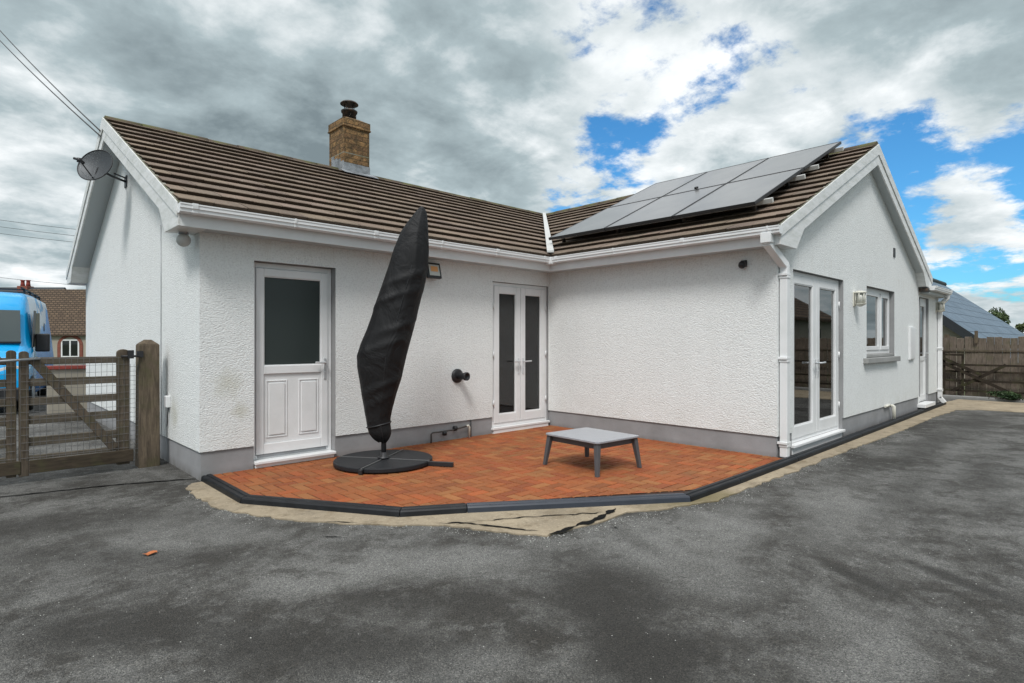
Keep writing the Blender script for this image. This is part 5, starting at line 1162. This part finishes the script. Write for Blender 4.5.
def neighbours():
    f=42; k=f/FPX
    r=(50-512)*k; t=house('neighbour_house','brown tiled house with a red brick arch round its white window behind the van',r,f,9.5,8,2.02,5.45,'neighbour_tile','buff_render')
    wx=(70.5-512)*k-r
    m=MB(); # red arch
    pts=[];n=12;R1=.92;zb=-.0;zc=1.12
    outer=[Vector((wx+math.cos(math.pi*i/n)*R1,-.06,zc+math.sin(math.pi*i/n)*R1*.85)) for i in range(n+1)]; inner=[Vector((wx+math.cos(math.pi*i/n)*(R1-.22),-.06,zc+math.sin(math.pi*i/n)*(R1-.22)*.85)) for i in range(n+1)]
    outer=[Vector((wx+R1,-.06,0))]+outer+[Vector((wx-R1,-.06,0))]; inner=[Vector((wx+R1-.22,-.06,0))]+inner+[Vector((wx-R1+.22,-.06,0))]
    for i in range(len(outer)-1):
        m.hexa([outer[i],outer[i+1],inner[i+1],inner[i]]+[p+Vector((0,.055,0)) for p in(outer[i],outer[i+1],inner[i+1],inner[i])])
    m.build('brick_arch','red_brick',t)
    m=MB(); F=((wx,0),(1,0),(0,1)); q=lambda a0,a1,z0,z1,d0,d1: m.box((wx+a0,d0,z0),(wx+a1,d1,z1))
    for a,b in((-.66,-.56),(-.05,.05),(.56,.66)): q(a,b,.22,1.55,-.05,-.004)
    for a,b in((.22,.34),(1.45,1.55)): q(-.56,-.05,a,b,-.05,-.004); q(.05,.56,a,b,-.05,-.004)
    w=m.build('window','white_pvc',t)
    m=MB(); q=lambda a0,a1,z0,z1,d0,d1: m.box((wx+a0,d0,z0),(wx+a1,d1,z1)); q(-.56,-.05,.34,1.45,-.03,-.002); q(.05,.56,.34,1.45,-.03,-.002); m.build('pane','solid_pane',w)
    # house further left with red pots
    f=52;k=f/FPX; r=(-38-512)*k
    t=house('neighbour_house','grey-ridged house with two red chimney pots behind the van roof',r,f,12.0,8,2.6,6.55,'dark_board','buff_render')
    cx=(25.5-512)*(f+4)/FPX-r
    m=MB(); m.box((cx-.5,3.6,5.8),(cx+.5,4.4,6.75)); c=m.build('chimney','red_brick',t,bevel=.02)
    for dx in(-.27,.27):
        m=MB(); m.lathe([(0,0),(.20,0),(.16,.25),(.15,.5),(.19,.54),(.19,.60),(.12,.60),(.12,.4),(0,.4)],(cx+dx,4,6.75),n=16); m.build('chimney_pot','red_pot',c)
    # slate roofed barn to the right
    t=thing('slate_barn','long low building with a blue-grey slate roof behind the board fence','barn',(22,5.9,ZG),world=True)
    kk=.827; YR=6.4; ZR=2.1003+kk*(YR-3.6163); xa,xb=22,38.4
    ye=1.9; ze=ZR-kk*(YR-ye)
    m=MB(); m.box((xa+.25,ye+.5,-.06),(xb-.25,YR+3.9,.85))
    for x in(xa+.25,xb-.25): m.poly([(x,ye+.5,.85),(x,YR+3.9,.85),(x,YR,ZR-.15)])
    m.build('wall','buff_render',t,rn=False)
    m=MB()
    for sg in(-1,1):
        y=YR+sg*(YR-ye); m.hexa([Vector(p) for p in((xa,y,ze-.08),(xb,y,ze-.08),(xb,YR,ZR-.08),(xa,YR,ZR-.08),(xa,y,ze),(xb,y,ze),(xb,YR,ZR),(xa,YR,ZR))])
    m.build('roof','slate',t)
    m=MB()
    for sg in(-1,1):
        y=YR+sg*(YR-ye); m.prism([Vector((xa-.03,y,ze-.30)),Vector((xa-.03,YR,ZR-.30)),Vector((xa-.03,YR,ZR+.015)),Vector((xa-.03,y,ze+.015))],(.028,0,0))
    m.build('bargeboard','dark_board',t)
    m=MB(); m.tube([(xa,YR,ZR+.02),(xb,YR,ZR+.02)],.13,8); m.build('ridge','dark_board',t)
    # building across the yard, visible only as a reflection in the glass
    t=thing('outbuilding','low outbuilding with a brown roof across the yard, mirrored in the door glass','outbuilding',(24,-8,ZG),world=True)
    m=MB(); m.box((14,-9,-.06),(34,-5,2.4)); m.build('wall','buff_render',t)
    m=MB(); m.hexa([Vector(p) for p in((13.7,-4.7,2.35),(34.3,-4.7,2.35),(34.3,-7,3.7),(13.7,-7,3.7),(13.7,-4.7,2.47),(34.3,-4.7,2.47),(34.3,-7,3.82),(13.7,-7,3.82))]); m.hexa([Vector(p) for p in((13.7,-9.3,2.35),(34.3,-9.3,2.35),(34.3,-7,3.7),(13.7,-7,3.7),(13.7,-9.3,2.47),(34.3,-9.3,2.47),(34.3,-7,3.82),(13.7,-7,3.82))]); m.build('roof','neighbour_tile',t)
    for x in(17,21.5,26,30.5):
        m=MB(); m.box((x,-5.0,.9),(x+1.6,-4.95,2.0)); m.build('window','solid_pane',t)
neighbours()

def fence():
    t=thing('board_fence','weathered vertical board fence at the far end of the drive','fence',(17.7,0,ZG),world=True)
    r=random.Random(9); y=5.5
    m=MB()
    while y>-7:
        w=r.uniform(.125,.15); h=1.44+r.uniform(-.025,.02); x=17.66+r.uniform(-.006,.006)
        m.hexa([Vector(p) for p in((x,y-w,.0),(x+.018,y-w,.0),(x+.018,y,.0),(x,y,.0),(x,y-w,h),(x+.018,y-w,h+r.uniform(-.01,.01)),(x+.018,y,h),(x,y,h+r.uniform(-.012,.012)))]); y-=w+r.uniform(.004,.016)
    m.build('boards','fence_wood',t)
    for z in(.35,1.18):
        m=MB(); m.box((17.685,-7,z),(17.72,5.5,z+.09)); m.build('rail','fence_wood',t)
    m=MB(); m.box((17.635,-7,1.10),(17.655,5.5,1.135)); m.build('front_rail','gate_wood',t)
    yy=5.3
    while yy>-7:
        m=MB(); m.box((17.72,yy-.05,ZG),(17.82,yy+.05,1.52)); m.build('post','post_wood',t); yy-=2.4
    m=MB(); m.box((17.6,2.28,1.3),(17.66,2.34,1.60)); m.build('post','post_wood',t)
    m=MB(); m.box((17.40,-7,ZG-.03),(17.62,5.5,.03)); o=m.build('kerb','sill_concrete',bevel=.01); tag(o,kind='structure')
    # old dark gate leaning against it
    t=thing('old_gate','dark old field gate with crossed braces leaning against the board fence','gate',(17.45,1.9,.03),world=True)
    def bar(name,p,q,w=.035,th=.02):
        m=MB(); p,q=Vector(p),Vector(q); d=(q-p).normalized(); n=Vector((0,-d.z,d.y))*w
        m.hexa([p+n,q+n,q-n,p-n]+[v+Vector((th,0,0)) for v in(p+n,q+n,q-n,p-n)]); m.build(name,'dark_gate_wood',t)
    X=17.52
    for z,a,b in((.16,2.95,-1.2),(.40,2.95,-1.2),(.78,2.95,-1.2),(.62,2.9,1.0),(1.02,2.95,2.55)): bar('rail',(X,a,z),(X,b,z),.022)
    bar('brace',(X-.025,2.75,.15),(X-.025,1.75,.80)); bar('brace',(X-.05,2.9,.80),(X-.05,1.6,.12)); bar('brace',(X-.06,2.95,.95),(X-.06,2.2,.55))
    for y_ in(2.55,1.35,.2,-1.15): bar('upright',(X-.022,y_,.1),(X-.022,y_,1.05 if y_>2 else .95),.025)
    bar('stile',(X-.024,2.93,.05),(X-.024,2.93,1.1),.04)
fence()

def leafcloud(m,c,rx,ry,rz,n,size,seed,cols,clumps=14):
    r=random.Random(seed); cl=[]
    for i in range(clumps):
        while True:
            p=Vector((r.uniform(-1,1),r.uniform(-1,1),r.uniform(-1,1)))
            if p.length<1: break
        cl.append((p*.82,r.uniform(.22,.42),r.choice(cols)))
    for i in range(n):
        q,cr,cc=r.choice(cl); d=Vector((r.gauss(0,1),r.gauss(0,1),r.gauss(0,1))).normalized()*cr*r.uniform(.4,1)**.5
        p=q+d; p=Vector((c[0]+p.x*rx,c[1]+p.y*ry,c[2]+p.z*rz)); s_=size*r.uniform(.6,1.3)
        a=Vector((r.gauss(0,1),r.gauss(0,1),r.gauss(0,1))).normalized(); b=a.orthogonal().normalized(); kk=r.uniform(.7,1.25); m.col=tuple(x*kk for x in cc)
        m.poly([p-a*s_,p+b*s_*.5,p+a*s_,p-b*s_*.5])
def trees():
    G1=[(.045,.075,.022),(.06,.09,.03),(.035,.055,.02)]; G2=[(.075,.10,.03),(.10,.12,.04),(.05,.07,.02)]
    for i,(x,y,z,rx,rz,lab,cols) in enumerate(((60,7.15,3.15,1.45,1.15,'bushy tree left of the gap, rising above the slate roof',G1),(60,4.45,2.3,1.15,1.0,'smaller tree at the right picture edge above the slate roof',G2))):
        t=thing('tree',lab,'tree',(x,y,ZG),0,'trees beyond the slate barn')
        m=MB(); m.tube([(0,0,0),(.05,0,z*.5),(0,.05,z)],.12,8,rs=[.16,.11,.05]); 
        for a in range(5): an=a*1.3; m.tube([(0,0,z*.6),(math.cos(an)*rx*.6,math.sin(an)*rx*.6,z*.95)],.04,5,rs=[.05,.02])
        m.build('trunk','bark',t)
        m=MB(); leafcloud(m,(0,0,z),rx,rx,rz,2600,.10,20+i,cols); m.build('crown','leaf_green',t,rn=False)
    # scruffy plant at the fence foot
    t=thing('weed_clump','dark green weed clump at the foot of the fence beside the old gate','plant',(17.40,1.75,.0))
    m=MB(); leafcloud(m,(0,0,.09),.12,.42,.13,900,.035,44,[(.025,.05,.02),(.04,.07,.025)],10); m.build('foliage','leaf_green',t,rn=False)
    m=MB(); 
    for k in range(6): m.tube([(0,-.3+k*.12,0),(0,-.32+k*.12,.12)],.006,4)
    m.build('stem','bark',t)
trees()

def bits():
    r=random.Random(77); m=MB()
    def stone(x,y,z,s_):
        ps=[Vector((r.uniform(-1,1),r.uniform(-1,1),r.uniform(-.2,1)))for _ in range(4)]
        base=[m.v((x+math.cos(a)*s_*r.uniform(.6,1.1),y+math.sin(a)*s_*r.uniform(.6,1.1),z)) for a in (0,1.3,2.5,3.8,5.1)]; top=m.v((x+r.uniform(-.3,.3)*s_,y+r.uniform(-.3,.3)*s_,z+s_*r.uniform(.5,.9)))
        for k in range(5): m.f([base[k],base[(k+1)%5],top])
    edge=[(1.55,6.0),(1.54,5.18),(1.72,4.70),(2.16,4.0),(2.65,3.5),(2.91,2.97),(3.1,2.76),(3.6,2.7),(4.16,2.57),(4.77,2.37),(5.43,2.37),(6.4,2.33),(7.5,2.34),(9,2.3),(11,2.26)]
    for i in range(900):
        k=r.randrange(len(edge)-1); a=Vector(edge[k]).lerp(Vector(edge[k+1]),r.random()); q=abs(r.gauss(0,.12)); d=Vector((-.55,-.83)); p=a+d*(q-.05)
        stone(p.x,p.y,ZG+.002,r.uniform(.002,.006))
    for i in range(700):
        f=r.uniform(2.2,8); p=cw(r.uniform(-.85,.85)*f,f); 
        if p.y<2.2 or p.x<1.4: stone(p.x,p.y,ZG,r.uniform(.0015,.0045))
    tag(m.build('grit','pale_paint',None,rn=False),'fine pale grit scattered over the tarmac and along the concrete edge','grit',kind='stuff')
    # dead leaf on the drive
    m=MB(); r=random.Random(1); pts=[]; n=12
    c=Vector((.90,4.36,ZG+.008))
    ring=[m.v(c+Vector((math.cos(a)*.040*(1+.2*math.sin(3*a)),math.sin(a)*.026,.010*abs(math.sin(a*1.5))))) for a in [2*math.pi*k/n for k in range(n)]]; ce=m.v(c+Vector((0,0,.002)))
    for k in range(n): m.f([ring[k],ring[(k+1)%n],ce])
    o=m.build('dead_leaf','dead_leaf',None,rn=False); place(o,c); o.modifiers.new('s','SOLIDIFY').thickness=.002; tag(o,'single orange dead leaf lying on the tarmac','leaf')
    # overhead cables
    def dirp(px,py,f): 
        r=(px-512)/FPX*f; return cw(r,f,CAMH+(341.5-py)/FPX*f)
    def cable(pts,lab,rad,grp=None):
        m=MB(); m.tube(pts,rad,6); o=m.build('overhead_cable','cable_shade_black',None); place(o,pts[0]); tag(o,lab,'cable',grp)
    def sag(a,b,s,n=14): a,b=Vector(a),Vector(b); return [a.lerp(b,i/n)-Vector((0,0,s*4*(i/n)*(1-i/n))) for i in range(n+1)]
    cable(sag((1.44,9.95,4.33),tuple(dirp(-40,-16,15)),.10),'upper thin black cable rising from the left gable apex to the top left',.009,'cables to the gable apex')
    cable(sag((1.44,9.93,4.25),tuple(dirp(-40,-4,15)),.10),'lower thin black cable rising from the left gable apex to the top left',.009,'cables to the gable apex')
    for i,(ya,yb,lab) in enumerate(((216,228.5,'highest of the three far overhead wires left of the gable'),(223,234.5,'middle of the three far overhead wires left of the gable'),(230,240.5,'lowest of the three far overhead wires left of the gable'),(275,281.5,'far overhead wire just above the chimney pots'))):
        cable(sag(dirp(-60,ya-5,60),dirp(190,yb+11,60),.3),lab,.022,'far overhead wires')
bits()
